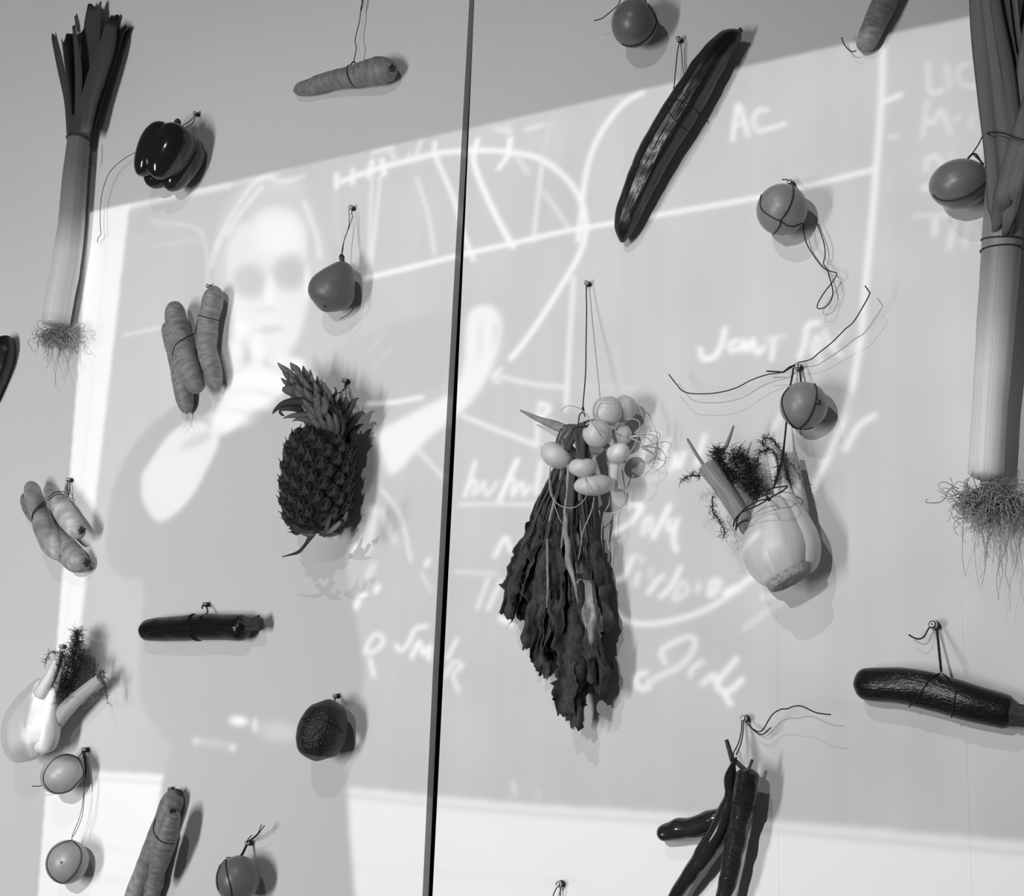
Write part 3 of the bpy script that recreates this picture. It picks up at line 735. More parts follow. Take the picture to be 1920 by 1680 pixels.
sb.add(tube(line([(1274, 78, .012), (1270, 100, .014), (1266, 140, .02), (1264, 165, .026), (1265, 172, .028), (1252, 190, .04), (1249, 198, .042)]), TW)).add(tube(line([(1276, 78, .012), (1279, 110, .008), (1283, 150, .006)]), TW * .8))
sb.add(tube(line([(1263, 164, .028), (1266, 168, .028), (1264, 172, .028)]), .0014)).build('thread', TWINE, ct)

# ------------------------------------------------------------------ courgettes
ct = thing('courgette', P(370, 1178, .025), 'small dark courgette hanging level under its screw on the left board', 'courgette', 'courgettes on the wall')
cu = loft('fruit', [(267, 1181, 18), (285, 1181, 21), (330, 1179, 23), (375, 1176, 24), (420, 1176, 24), (450, 1177, 25), (470, 1177, 22)], COURG, ct, n=50, m=30, cap=(.07, .07), sec=lambda th, t: 1 + .02 * math.cos(5 * th), nz=(.001, 40), seed=4)
loft('stem', [(455, 1168, 12, .026), (468, 1171, 11, .025), (480, 1170, 12, .024), (489, 1168, 14, .022)], COURGST, ct, n=18, m=20, cap=(0, 0), sec=lambda th, t: 1 + .18 * math.cos(5 * th), nz=(.002, 150))
sb = MB().add(hoop(cu, .52, tilt=.02, ph=-1.3)).add(hoop(cu, .535, tilt=.028, ph=-1.1))
sb.add(tube(line([(383, 1133, .012), (389, 1142, .014), (388, 1150, .02), (382, 1153, .03), (373, 1158, .04)]), .0012)).add(tube(line([(381, 1134, .016), (379, 1139, .018), (380, 1141, .018)]), .0014)).build('thread', TWINE, ct)

ct = thing('courgette', P(1770, 1305, .03), 'large shiny courgette on a twisted thread at the right edge', 'courgette', 'courgettes on the wall')
cu = loft('fruit', [(1606, 1283, 24), (1630, 1284, 31), (1700, 1287, 35), (1760, 1300, 36), (1810, 1314, 36), (1870, 1331, 34), (1908, 1341, 30)], COURG, ct, n=60, m=36, cap=(.07, .07), sec=lambda th, t: 1 + .02 * math.cos(6 * th), nz=(.0012, 35), seed=6)
loft('stem', [(1895, 1338, 20, .030), (1915, 1341, 20, .030), (1940, 1346, 19, .030), (1975, 1352, 22, .030)], COURGST, ct, n=16, m=20, cap=(0, 0), sec=lambda th, t: 1 + .12 * math.cos(5 * th), nz=(.0015, 90))
sb = MB().add(drape([cu.bvh], [(1704, 1326), (1720, 1308), (1732, 1290), (1746, 1272), (1764, 1262)])).add(drape([cu.bvh], [(1766, 1262), (1782, 1276), (1792, 1292), (1790, 1312), (1784, 1346)]))
# twisted pair of threads
for ph in (0, PI):
    tp = []
    for k in range(41):
        f = k / 40; x = 1757 + (1765 - 1757) * f; y = 1181 + (1260 - 1181) * f
        p = P(x, y, .012 + .03 * f); an = f * 2 * PI * 9 + ph
        tp.append(p + Vector((math.cos(an) * .0009, math.sin(an) * .0009, 0)))
    sb.add(tube(tp, .0009, 5, 120))
sb.add(tube(line([(1704, 1190, .02), (1712, 1195, .02), (1722, 1198, .02), (1732, 1194, .018), (1740, 1180, .016), (1746, 1173, .014)]), .001)).build('thread', TWINE, ct)

ct = thing('courgette', P(0, 680, .02), 'black glossy courgette end cut off by the left edge', 'courgette', 'courgettes on the wall')
loft('fruit', [(6, 634, 19), (8, 655, 19), (4, 680, 19), (-10, 715, 19), (-30, 760, 18), (-60, 820, 12)], COURG, ct, n=40, m=26, cap=(.03, .1), sec=lambda th, t: 1 + .06 * math.cos(5 * th), nz=(.001, 40), seed=9)

# ------------------------------------------------------------------ bell pepper
ct = thing('bell_pepper', P(312, 292, .05), 'dark glossy bell pepper beside the left leek', 'bell pepper')
c0 = P(313, 291, .054); s0 = SC(313, 291, .054)
vx, vy, vz = Vector(RW[0]), -Vector(RW[1]), -Vector(RW[2])
axd = (vx * .34 + vy * .88 - vz * .30).normalized()             # towards the stalk
e1 = axd.cross(vz).normalized(); e2 = axd.cross(e1)
prof = [(.02, .62), (.16, .60), (.30, .70), (.50, .82), (.72, .84), (.90, .68), (1.0, .36), (1.0, 0), (.94, -.34), (.84, -.66), (.70, -.90), (.54, -1.02), (.36, -1.0), (.18, -.86), (.03, -.78)]
pd = np.array(spl(prof, 4)); verts, faces, uvs = [], [], []
m_ = 96; PHL = .95
for i, (r, z) in enumerate(pd.tolist()):
    for k in range(m_ + 1):
        th = 2 * PI * k / m_
        lob = abs(math.sin(2 * th + PHL)) ** .6
        low = max(0, -z)
        f = .80 + .20 * lob
        f2 = 1 - .16 * (1 - lob) * (1 if z < 0 else .6)
        kk = 1 + .08 * math.sin(th + 1.0)
        verts.append(c0 + s0 * (e1 * math.cos(th) * r * 61 * f * kk + e2 * math.sin(th) * r * 56 * f + axd * z * 60 * f2 * (1 - .13 * (1 - lob) * low)))
        uvs.append((k / m_, i / len(pd)))
for i in range(len(pd) - 1):
    for k in range(m_):
        a = i * (m_ + 1) + k; faces.append((a, a + m_ + 1, a + m_ + 2, a + 1))
pb = mk('fruit', verts, faces, PEPPER, ct, uvs)
loft('stem', [(326, 246, 6, .046), (330, 238, 5.5, .054), (333, 229, 7, .058), (334, 222, 6.5, .060)], DSTEM, ct, n=16, m=14, cap=(0, .3))
sb = MB().add(tube(line([(366, 214, .013), (357, 226, .02), (338, 238, .045)]), TW)).add(tube(line([(367, 216, .013), (360, 232, .02), (341, 243, .045)]), TW))
sb.add(tube(line([(257, 284, .03), (235, 296, .028), (212, 315, .026), (203, 328, .024), (196, 345, .022), (191, 365, .02), (188, 390, .018), (188, 420, .016), (189, 440, .016), (184, 445, .015), (183, 455, .014)]), TW * .8)).build('thread', TWINE, ct)

# ------------------------------------------------------------------ pear
ct = thing('pear', P(625, 540, .03), 'smooth pear hanging by its stalk left of the board joint', 'pear')
pr = loft('fruit', [(646, 491, 10, .040), (642, 505, 22, .042), (634, 523, 35, .044), (624, 543, 44, .045), (615, 562, 40, .046), (606, 584, 20, .047)], PEAR, ct, n=46, m=36, cap=(.10, .22), nz=(.0015, 18), seed=3)
c_k, n_k = surf(pr.bvh, 609, 574)
MB().add(tube([c_k - n_k * .003, c_k + n_k * .0004, c_k + n_k * .0012], (.0034, .0022), 7, 5)).build('calyx', DSTEM, ct)
MB().add(tube(line([(644, 500, .040), (643, 490, .040), (641, 478, .038)]), (.0032, .0026), 8, 8)).build('stem', DSTEM, ct)
sb = MB().add(tube(line([(654, 392, .013), (655, 410, .016), (653, 428, .02), (645, 452, .03), (641, 470, .038), (640, 480, .040)]), TW * .8)).add(tube(line([(660, 395, .013), (659, 402, .014), (661, 405, .014), (655, 425, .02), (646, 448, .03), (642, 475, .038)]), TW * .8))
sb.add(tube(line([(638, 489, .042), (637, 482, .042), (640, 477, .042), (645, 482, .042), (643, 490, .043)]), .0011)).add(tube(line([(666, 560, .03), (664, 575, .032), (655, 588, .036), (645, 594, .038), (637, 598, .038)]), TW * .8)).build('thread', TWINE, ct)

# ------------------------------------------------------------------ avocado
ct = thing('avocado', P(605, 1370, .03), 'black pebbly avocado low on the left board', 'avocado')
av = loft('fruit', [(619, 1311, 16, .045), (616, 1330, 34, .045), (608, 1358, 45, .046), (600, 1386, 46, .046), (594, 1412, 36, .046), (592, 1427, 20, .046)], AVO, ct, n=50, m=40, cap=(.14, .16), nz=(.0008, 120), seed=5)
sb = MB().add(drape([av.bvh], [(566, 1348), (585, 1346), (610, 1352), (630, 1360), (642, 1372)])).add(drape([av.bvh], [(618, 1314), (614, 1350), (606, 1390), (598, 1420)]))
sb.add(tube(line([(626, 1307, .013), (629, 1313, .016), (627, 1318, .03)]), TW)).add(tube(line([(630, 1308, .013), (626, 1314, .016), (631, 1319, .03)]), TW)).build('thread', TWINE, ct)

# ------------------------------------------------------------------ round fruits
GF = 'round fruits on the wall'
def fruit(label, x, y, rx, ry, matl, rot=0.0, fn=None, flat=1.0, gap=.009):
    t = thing('round_fruit', P(x, y, .03), label, 'fruit', GF)
    return t, ball('fruit', x, y, rx, ry, matl, t, rot, flat, gap, fn=fn)
lump = lambda sd, a=.03: (lambda q: 1 + a * noise.noise(Vector(q) * 1.3 + Vector((sd, 0, 0))))
ct, b = fruit('round fruit at the top edge above the cucumber screw', 1189, 44, 43, 44, FRUITD, fn=lump(1))
sb = MB().add(drape([b.bvh], [(1167, 83), (1180, 86), (1200, 82), (1220, 66), (1229, 48), (1230, 36), (1224, 22), (1216, 10)])).add(tube(line([(1114, 39, .03), (1128, 35, .03), (1140, 26, .03), (1152, 16, .03), (1160, 8, .03), (1164, -6, .02)]), TW))
sb.add(tube(line([(1216, 12, .045), (1208, -2, .04), (1200, -15, .02)]), .0014)).add(tube(line([(1194, 2, .03), (1193, -12, .02)]), TW)).build('thread', TWINE, ct)

ct, b = fruit('slightly shrivelled round fruit tucked against the right leek', 1799, 345, 55, 46, FRUITD, rot=.12, fn=lambda q: 1 + .02 * noise.noise(Vector(q) * 1.5) - .035 * math.exp(-((q[1] + .72 - .25 * q[0]) / .06) ** 2))
sb = MB().add(drape([b.bvh], [(1750, 365), (1758, 372), (1775, 376), (1800, 372), (1825, 360), (1846, 342)])).add(tube(line([(1815, 297, .05), (1825, 285, .045), (1836, 268, .04), (1847, 243, .035)]), TW))
sb.add(tube(line([(1815, 297, .05), (1822, 290, .045), (1829, 289, .042), (1836, 298, .045), (1842, 310, .05), (1844, 325, .055)]), .0013)).add(tube(line([(1826, 291, .042), (1845, 308, .03)]), TW)).build('thread', TWINE, ct)

ct, b = fruit('round fruit crossed by threads with a dangling thread loop, right of the cucumber', 1466, 393, 47, 48, FRUIT, fn=lambda q: 1 - .05 * math.exp(-((q[0] - .0) ** 2 + (q[1] + .42) ** 2) / .03) * (q[2] > 0))
sb = MB().add(drape([b.bvh], [(1487, 350), (1487, 365), (1480, 388), (1470, 404), (1462, 412), (1450, 408), (1432, 396), (1426, 384), (1428, 366)])).add(drape([b.bvh], [(1462, 412), (1463, 420), (1456, 432), (1449, 440)])).add(drape([b.bvh], [(1462, 412), (1475, 422), (1490, 424), (1504, 418)]))
sb.add(tube(line([(1480, 344, .015), (1488, 350, .03)]), .0013)).add(tube(line([(1484, 340, .014), (1490, 352, .02), (1495, 360, .03)]), .0012)).add(tube(line([(1466, 337, .02), (1476, 337, .016), (1481, 341, .014)]), TW))
sb.add(tube(line([(1506, 412, .02), (1508, 440, .018), (1515, 462, .016), (1530, 485, .016), (1542, 500, .016), (1550, 506, .016), (1562, 510, .018), (1569, 514, .02), (1560, 530, .02), (1548, 545, .022), (1537, 562, .022), (1532, 575, .022), (1537, 579, .022), (1550, 574, .022), (1560, 558, .02), (1561, 542, .018), (1556, 522, .016), (1551, 506, .015), (1544, 494, .014), (1547, 480, .014), (1546, 462, .014), (1540, 440, .012), (1530, 415, .01)]), TW))
sb.build('thread', TWINE, ct)

ct, b = fruit('round fruit with a stalk knob, hanging above the right fennel', 1507, 760, 44.5, 44.5, FRUIT, fn=lump(3, .02))
c_k, n_k = surf(b.bvh, 1533, 754)
MB().add(tube([c_k - n_k * .002, c_k + n_k * .0022, c_k + n_k * .0036], (.0048, .0030), 9, 8)).build('stalk_knob', DSTEM, ct)
sb = MB().add(drape([b.bvh], [(1480, 727), (1471, 738), (1467, 752), (1470, 770), (1480, 790), (1497, 803), (1514, 788), (1526, 762), (1531, 735), (1527, 719)])).add(drape([b.bvh], [(1497, 803), (1510, 805), (1524, 802)])).add(drape([b.bvh], [(1484, 797), (1492, 803), (1497, 803)]))
for k in (0, 1.5): sb.add(tube(line([(1487 + k, 690, .015), (1484 + k, 710, .02), (1480 + k, 727, .045)]), TW))
sb.add(tube(line([(1499, 690, .014), (1501, 705, .016), (1502, 718, .02)]), .0013))
sb.add(tube(line([(1496, 680, .018), (1520, 674, .022), (1535, 662, .026), (1560, 642, .03), (1585, 617, .036), (1600, 604, .04), (1618, 575, .044), (1630, 553, .046), (1631, 549, .046), (1622, 536, .046)]), TW))
sb.add(tube(line([(1490, 684, .018), (1480, 688, .02), (1466, 698, .022), (1440, 702, .026), (1410, 712, .03), (1378, 728, .034), (1340, 737, .036), (1300, 738, .036), (1280, 733, .036), (1268, 720, .036), (1254, 702, .036)]), TW))
sb.add(tube(line([(1490, 685, .018), (1478, 692, .02), (1468, 698, .022), (1460, 697, .022), (1437, 696, .024)]), .0011)).build('thread', TWINE, ct)

ct, b = fruit('oval fruit ringed by a thread, just below the left fennel', 117, 1451, 41, 36, FRUITP, rot=.5, fn=lump(4, .03))
b2 = None
sb = MB().add(drape([b.bvh], [(148, 1424), (138, 1418), (122, 1416), (102, 1424), (88, 1440), (82, 1455), (84, 1470), (96, 1483), (112, 1487), (132, 1481), (148, 1465), (156, 1452), (155, 1440), (148, 1424)]))
for k in (0, 3, 5): sb.add(tube(line([(154 + k, 1408, .013), (158 + k * .6, 1425, .015), (160 + k * .4, 1445, .02), (159, 1475, .03)]), .0010))
sb.add(tube(line([(154, 1410, .014), (147, 1422, .04)]), TW)).add(tube(line([(60, 1474, .05), (72, 1474, .05), (83, 1472, .05)]), TW)).build('thread', TWINE, ct)

ct, b = fruit('round fruit with a dark navel dot, dangling at the lower left corner', 126, 1616, 39, 40, FRUIT, fn=lump(5, .02))
c_k, n_k = surf(b.bvh, 115, 1617)
MB().add(tube([c_k - n_k * .002, c_k + n_k * .0003, c_k + n_k * .0006], .0016, 7, 4)).build('navel', DSTEM, ct)
sb = MB().add(drape([b.bvh], [(136, 1576), (120, 1580), (100, 1592), (90, 1610), (90, 1630), (100, 1646), (116, 1655), (130, 1648), (145, 1630), (152, 1610), (150, 1592), (138, 1578)]))
for k in (-2, 2): sb.add(tube(line([(158, 1470, .03), (157 + k * .3, 1495, .03), (152 + k, 1530, .03), (140 + k, 1560, .034), (135, 1570, .038), (135, 1577, .04)]), TW * .7))
sb.build('thread', TWINE, ct)

ct, b = fruit('darker round fruit cut off by the bottom edge', 446, 1648, 41, 42, FRUITD, fn=lump(6, .02))
sb = MB().add(drape([b.bvh], [(423, 1611), (412, 1625), (407, 1648), (410, 1668)])).add(drape([b.bvh], [(425, 1607), (424, 1625), (429, 1650), (434, 1670), (434, 1690)]))
sb.add(tube(line([(463, 1585, .013), (458, 1596, .02), (452, 1607, .03)]), .0014)).add(tube(line([(461, 1585, .013), (448, 1606, .03), (425, 1608, .05)]), TW)).add(tube(line([(464, 1578, .014), (474, 1571, .02), (484, 1562, .025), (489, 1550, .03), (490, 1546, .03)]), TW)).add(tube(line([(465, 1578, .014), (478, 1570, .02), (487, 1560, .025), (496, 1548, .03)]), TW)).add(tube(line([(463, 1578, .015), (466, 1573, .016), (472, 1566, .018)]), TW)).build('thread', TWINE, ct)

# threads running down from the bare bottom screw
ct = thing('hanging_thread', P(1047, 1660, .01), 'pair of threads running down out of the frame from the bottom screw', 'thread')
MB().add(tube(line([(1046, 1662, .013), (1040, 1672, .013), (1034, 1690, .013), (1028, 1712, .013)]), TW)).add(tube(line([(1051, 1662, .01), (1050, 1680, .01), (1048, 1712, .01)]), TW)).build('thread', TWINE, ct)

# ------------------------------------------------------------------ chilli peppers
GC = 'chilli peppers of the bundle'
t1 = thing('chilli_pepper', P(1290, 1556, 0.0234), 'short stout chilli pepper sticking out sideways from the bundle', 'chilli pepper', GC)
l1 = loft('fruit', [(1362, 1522, 13.8, 0.0172), (1335, 1538, 18.4, 0.0187), (1305, 1552, 20.7, 0.0203), (1268, 1555, 19.5, 0.0218), (1246, 1562, 16.1, 0.0218), (1234, 1568, 11.5, 0.0218)], CHILI, t1, n=50, m=26, cap=(.06, 0.0702), nz=(.0028, 55), seed=2)
t2 = thing('chilli_pepper', P(1360, 1500, 0.0312), 'longest chilli pepper curving down left, hung by its forked stalk', 'chilli pepper', GC)
l2 = loft('fruit', [(1376, 1428, 4, 0.0359), (1372, 1445, 8, 0.0359), (1368, 1465, 11, 0.0359), (1370, 1488, 11, 0.0359), (1362, 1518, 15, 0.0359), (1345, 1560, 17, 0.0359), (1318, 1605, 18, 0.0343), (1290, 1645, 15, 0.0328), (1262, 1684, 11, 0.0312), (1235, 1712, 4, 0.0281)], CHILI, t2, n=64, m=24, cap=(.02, 0.0312), nz=(.0016, 70), seed=3)
MB().add(tube(line([(1362, 1387, 0.0390), (1366, 1400, 0.0390), (1371, 1418, 0.0374), (1376, 1432, 0.0359)]), (.0024, .0034), 8, 12)).add(tube(line([(1362, 1398, 0.0390), (1365, 1402, 0.0390), (1368, 1410, 0.0390)]), .0014, 6, 6)).build('stem', DSTEM, t2)
t3 = thing('chilli_pepper', P(1395, 1530, 0.0390), 'thick wrinkled chilli pepper on the right of the bundle', 'chilli pepper', GC)
l3 = loft('fruit', [(1404, 1440, 17, 0.0402), (1402, 1456, 21.5, 0.0402), (1398, 1482, 22.5, 0.0402), (1393, 1515, 21, 0.0402), (1383, 1560, 19, 0.0389), (1374, 1610, 18, 0.0376), (1364, 1655, 17, 0.0362), (1350, 1710, 13, 0.0335), (1340, 1750, 6, 0.0309)], CHILIR, t3, n=70, m=28, cap=(.04, 0.0312), nz=(.0018, 70), seed=6, sec=lambda th, t: 1 + .03 * math.cos(5 * th))
MB().add(tube(line([(1404, 1446, 0.0499), (1406, 1436, 0.0499), (1409, 1428, 0.0484), (1410, 1424, 0.0484)]), (.0016, .0020), 7, 8)).add(tube(line([(1378, 1426, 0.0359), (1388, 1436, 0.0390), (1400, 1446, 0.0437)]), .0030, 8, 8)).build('stem', DSTEM, t3)
ts = thing('bundle_thread', P(1395, 1400, 0.0234), 'black thread tying the chilli peppers and trailing off to the right', 'thread')
mb = MB()
for k in range(3): mb.add(tube(line([(1372 - k, 1419 + 3 * k, 0.0406), (1377, 1423 + 3 * k, 0.0421), (1381, 1420 + 3 * k, 0.0390)]), .0011))
mb.add(tube(line([(1391, 1353, 0.0117), (1390, 1372, 0.0172), (1384, 1395, 0.0273), (1376, 1410, 0.0374), (1375, 1420, 0.0390)]), TW)).add(tube(line([(1394, 1353, 0.0109), (1393, 1375, 0.0156), (1388, 1398, 0.0273), (1380, 1416, 0.0374)]), TW))
mb.add(tube(line([(1397, 1350, 0.0109), (1404, 1360, 0.0125), (1414, 1368, 0.0156), (1424, 1372, 0.0187), (1432, 1366, 0.0218), (1440, 1352, 0.0265), (1450, 1338, 0.0312), (1464, 1330, 0.0359), (1476, 1329, 0.0390), (1490, 1324, 0.0421), (1506, 1325, 0.0452), (1530, 1336, 0.0468), (1558, 1340, 0.0468)]), TW))
mb.add(tube(line([(1400, 1355, 0.0109), (1410, 1366, 0.0125), (1422, 1376, 0.0156), (1432, 1376, 0.0187), (1441, 1368, 0.0203), (1446, 1364, 0.0203)]), TW))
for k in range(3): mb.add(drape([l2.bvh, l3.bvh], [(1361, 1487 + 3 * k), (1366, 1497 + 4 * k), (1376, 1506 + 2 * k), (1395, 1514 + 3 * k), (1418, 1512 + 5 * k)]))
mb.build('thread', TWINE, ts)

# ------------------------------------------------------------------ leeks
def roots(parent, cx_, cy_, sx_, n_, length, seed, d0, hang):
    rnd = random.Random(seed); mb = MB()
    for i in range(n_):
        x = cx_ + rnd.gauss(0, .27) * sx_; y = cy_ + rnd.gauss(.12, .2) * length; d = max(.004, d0 + rnd.uniform(-.018, .018))
        pts = [P(x, y, d)]
        an = rnd.uniform(0, 2 * PI); L_ = length * rnd.uniform(.4, 1.1)
        for k in range(5):
            an += rnd.gauss(0, .9); d = max(.002, d + rnd.gauss(0, .005))
            x += math.cos(an) * L_ / 5; y += (math.sin(an) + .25) * L_ / 5
            pts.append(P(x, y, d))
        mb.add(tube(pts, (.0007, .0004), 3, 10))
    for i in range(hang):
        x = cx_ + rnd.gauss(0, .2) * sx_; y = cy_ + 12; d = d0
        pts = [P(x, y, d)]
        for k in range(6):
            x += rnd.gauss(0, 5); y += length * rnd.uniform(.2, .62); d = max(.003, d + rnd.gauss(0, .004)); pts.append(P(x, y, d))
        mb.add(tube(pts[:rnd.randint(3, 7)], (.0006, .0003), 3, 14))
    return tag(mb.build('roots', ROOT, parent), kind='stuff')

lk = thing('leek', P(150, 255, .02), 'slender leek with torn dark leaves, top left', 'leek', 'leeks on the wall')
lo = loft('shaft', [(104, 612, 25, .030), (107, 590, 26, .030), (115, 545, 26, .030), (124, 495, 26, .030), (134, 420, 24, .030), (140, 340, 23, .030), (148, 260, 21, .030), (151, 225, 22, .030)], LEEK, lk, n=60, m=30, cap=(.015, 0), nz=(.0008, 30), seed=2)
B = lambda pts, M_, fold, sd, **k: blade('leaf', pts, M_, lk, fold, seed=sd, **k)
# left folded leaf: outer flank and dark hollow
B([(133, 258, 7.9, .036), (128, 190, 7.9, .040), (117, 125, 10.6, .048), (103, 66, 7.9, .056)], LLEAF, .5, 1, tipcut=1.0)
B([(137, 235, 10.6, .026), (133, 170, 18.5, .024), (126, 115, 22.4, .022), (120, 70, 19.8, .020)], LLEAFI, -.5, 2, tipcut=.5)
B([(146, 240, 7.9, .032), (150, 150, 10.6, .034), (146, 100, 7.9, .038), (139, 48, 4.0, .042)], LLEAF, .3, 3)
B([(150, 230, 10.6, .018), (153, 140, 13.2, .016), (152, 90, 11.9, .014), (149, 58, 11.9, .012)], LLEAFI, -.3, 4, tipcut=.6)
B([(150, 60, 5.3, .018), (148, 45, 6.6, .02), (145, 33, 5.3, .024)], LLEAF, .6, 5, tipcut=1.5, n=10)
# tall back blade
B([(154, 245, 21.1, .022), (166, 140, 26.4, .020), (175, 75, 27.7, .016), (181, 10, 19.8, .014)], LLEAF, .25, 6, tipcut=.5, ragged=.2)
# broad front blade and right-hand ones
B([(149, 252, 22, .046), (151, 235, 25, .050), (154, 208, 28, .052), (160, 175, 31, .053), (176, 122, 33, .051), (193, 75, 28, .047), (202, 42, 19, .044)], LLEAF, -.42, 7, tipcut=.25, ragged=.1, n=24, m=8)
B([(160, 250, 18.5, .034), (175, 180, 23.8, .034), (196, 110, 26.4, .030), (216, 52, 23.8, .024)], LLEAF, -.3, 8, tipcut=.4)
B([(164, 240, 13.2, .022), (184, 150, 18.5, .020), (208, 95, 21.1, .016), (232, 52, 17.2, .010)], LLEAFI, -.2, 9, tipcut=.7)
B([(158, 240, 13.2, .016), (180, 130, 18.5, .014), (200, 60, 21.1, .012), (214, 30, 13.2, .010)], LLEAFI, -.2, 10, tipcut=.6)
roots(lk, 108, 622, 62, 230, 34, 5, .03, 16)
sb = MB().add(hoop(lo, .897, tilt=.010, ph=0.0, off=.0016)).add(tube(line([(168, 270, .03), (172, 295, .025), (173, 308, .022), (170, 314, .022)]), TW)); sb.build('thread', TWINE, lk)

lk = thing('leek', P(1880, 450, .04), 'thick leek with crossing leaves and two thread rings, right edge', 'leek', 'leeks on the wall')
lo = loft('shaft', [(1848, 902, 27, .046), (1849, 885, 32, .046), (1851, 840, 31.5, .046), (1857, 740, 32, .046), (1866, 620, 34, .046), (1877, 470, 35, .046), (1880, 425, 35.5, .046), (1887, 330, 37, .046), (1893, 240, 39, .046)], LEEKB, lk, n=70, m=36, cap=(.02, 0), nz=(.0008, 25), seed=4, sec=lambda th, t: 1 + .006 * math.cos(17 * th))
B([(1870, 440, 3, .066), (1870, 415, 11, .073), (1868, 385, 18, .076), (1864, 380, 15, .074), (1858, 290, 14, .078), (1848, 180, 17, .080), (1838, 60, 20, .080), (1832, -40, 18, .080)], LLEAFR, -.3, 11, n=26, m=8)
B([(1862, 400, 10, .060), (1856, 250, 12, .066), (1846, 120, 14, .066), (1828, 0, 12, .064), (1820, -40, 10, .064)], LLEAFR, -.3, 12, n=24)
B([(1894, 440, 4, .066), (1893, 412, 12, .075), (1891, 375, 18, .080), (1888, 330, 17, .086), (1882, 230, 19, .090), (1868, 120, 17, .092), (1852, 0, 15, .092), (1846, -50, 12, .092)], LLEAFR, -.35, 13, n=26, m=8)
B([(1905, 330, 14, .086), (1900, 240, 16, .090), (1888, 130, 15, .094), (1868, 20, 12, .094), (1860, -50, 10, .094)], LLEAF, -.35, 14, n=26)
B([(1912, 250, 12, .076), (1906, 160, 12, .078), (1892, 70, 10, .078), (1880, -40, 9, .078)], LLEAF, .35, 15, n=22)
B([(1922, 240, 14, .070), (1912, 140, 13, .070), (1902, 40, 10, .070), (1898, -40, 9, .070)], LLEAFR, .3, 16, n=22)
B([(1862, 446, 3, .062), (1867, 420, 10, .074), (1873, 392, 17, .080), (1876, 380, 20, .090), (1894, 310, 20, .096), (1916, 240, 20, .100), (1946, 150, 20, .100), (1976, 40, 18, .100)], LLEAFR, -.35, 17, n=28, m=8)
B([(1882, 446, 4, .066), (1888, 415, 12, .077), (1894, 385, 19, .084), (1900, 350, 20, .094), (1920, 280, 20, .100), (1950, 200, 20, .104), (1985, 90, 18, .104)], LLEAFR, -.3, 18, n=26, m=8)
B([(1905, 240, 14, .084), (1918, 150, 18, .088), (1932, 60, 18, .09), (1946, -40, 14, .09)], LLEAFR, -.3, 19, n=22)
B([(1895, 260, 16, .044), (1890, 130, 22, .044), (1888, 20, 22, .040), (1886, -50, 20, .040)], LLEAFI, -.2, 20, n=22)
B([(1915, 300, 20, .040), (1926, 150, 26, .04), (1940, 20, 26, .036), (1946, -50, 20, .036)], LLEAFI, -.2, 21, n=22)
roots(lk, 1856, 925, 100, 420, 62, 8, .046, 26)
sb = MB().add(hoop(lo, .675, tilt=.010, ph=PI, off=.0012)).add(hoop(lo, .645, tilt=.006, ph=PI + .9, off=.0012))
sb.add(tube(line([(1850, 252, .07), (1854, 248, .09), (1868, 248, .10), (1886, 251, .105), (1905, 258, .11), (1924, 264, .11), (1940, 266, .09)]), .0010)).build('thread', TWINE, lk)

# ------------------------------------------------------------------ fennel
def fronds(parent, strands, mat_, n_, ln, seed, rad=.0004):
    """feathery leaf: fine filaments along strands ((px,py,d) polylines, spread px)"""
    rnd = random.Random(seed); mb = MB()
    for pts, spread in strands:
        q = np.array(spl([np.array(p, float) for p in pts], 6)); 
        mb.add(tube([P(*p) for p in pts], (.0008, .0005), 4))
        for i in range(int(n_ * len(pts))):
            b = q[rnd.randrange(len(q))]; x, y, d = b
            x += rnd.gauss(0, .25) * spread; y += rnd.gauss(0, .25) * spread
            an = rnd.uniform(0, 2 * PI); L_ = ln * rnd.uniform(.35, 1)
            pp = [P(x, y, max(.003, d))]
            for k in range(3):
                an += rnd.gauss(0, .5); x += math.cos(an) * L_ / 3; y += math.sin(an) * L_ / 3; d = d + rnd.gauss(0, .006)
                pp.append(P(x, y, max(.003, d)))
            mb.add(tube(pp, (rad, rad * .6), 3, 6))
    return tag(mb.build('fronds', mat_, parent), kind='stuff')
GFN = 'fennel bulbs on the wall'
def sheath(th0, wid, amp):
    return lambda th, t: 1 + amp * math.exp(-((((th - th0 + PI) % (2 * PI)) - PI) / wid) ** 4)

fn = thing('fennel', P(60, 1350, .05), 'pale fennel bulb with a dark tuft of fronds at the left edge', 'fennel', GFN)
fb = loft('bulb', [(60, 1424, 30, .055), (56, 1400, 52, .055), (56, 1365, 57, .055), (63, 1335, 49, .054), (76, 1305, 34, .052), (90, 1280, 22, .050)], FENN, fn, n=46, m=44, cap=(.10, .05), flat=.78, sec=lambda th, t: 1 + .022 * math.cos(9 * th + 3 * t) + .02 * math.cos(5 * th))
loft('outer_layer', [(48, 1414, 24, .058), (42, 1387, 40, .060), (46, 1350, 41, .060), (62, 1318, 29, .060), (82, 1288, 15, .060), (100, 1262, 10, .056)], FENN, fn, n=40, m=30, cap=(.12, .04), flat=.8, sec=lambda th, t: 1 + .03 * math.cos(6 * th + 1))
loft('outer_layer', [(76, 1412, 22, .052), (82, 1382, 31, .053), (88, 1345, 27, .054), (95, 1315, 16, .056), (102, 1288, 6, .058)], FENN, fn, n=36, m=26, cap=(.12, .08), flat=.8, sec=lambda th, t: 1 + .04 * math.cos(5 * th))
loft('stalk', [(98, 1372, 12, .040), (112, 1345, 15, .042), (136, 1318, 14, .042), (160, 1296, 12, .040), (190, 1272, 11, .038)], FENSTP, fn, n=30, m=18, cap=(.08, .01), sec=lambda th, t: 1 + .05 * math.cos(7 * th))
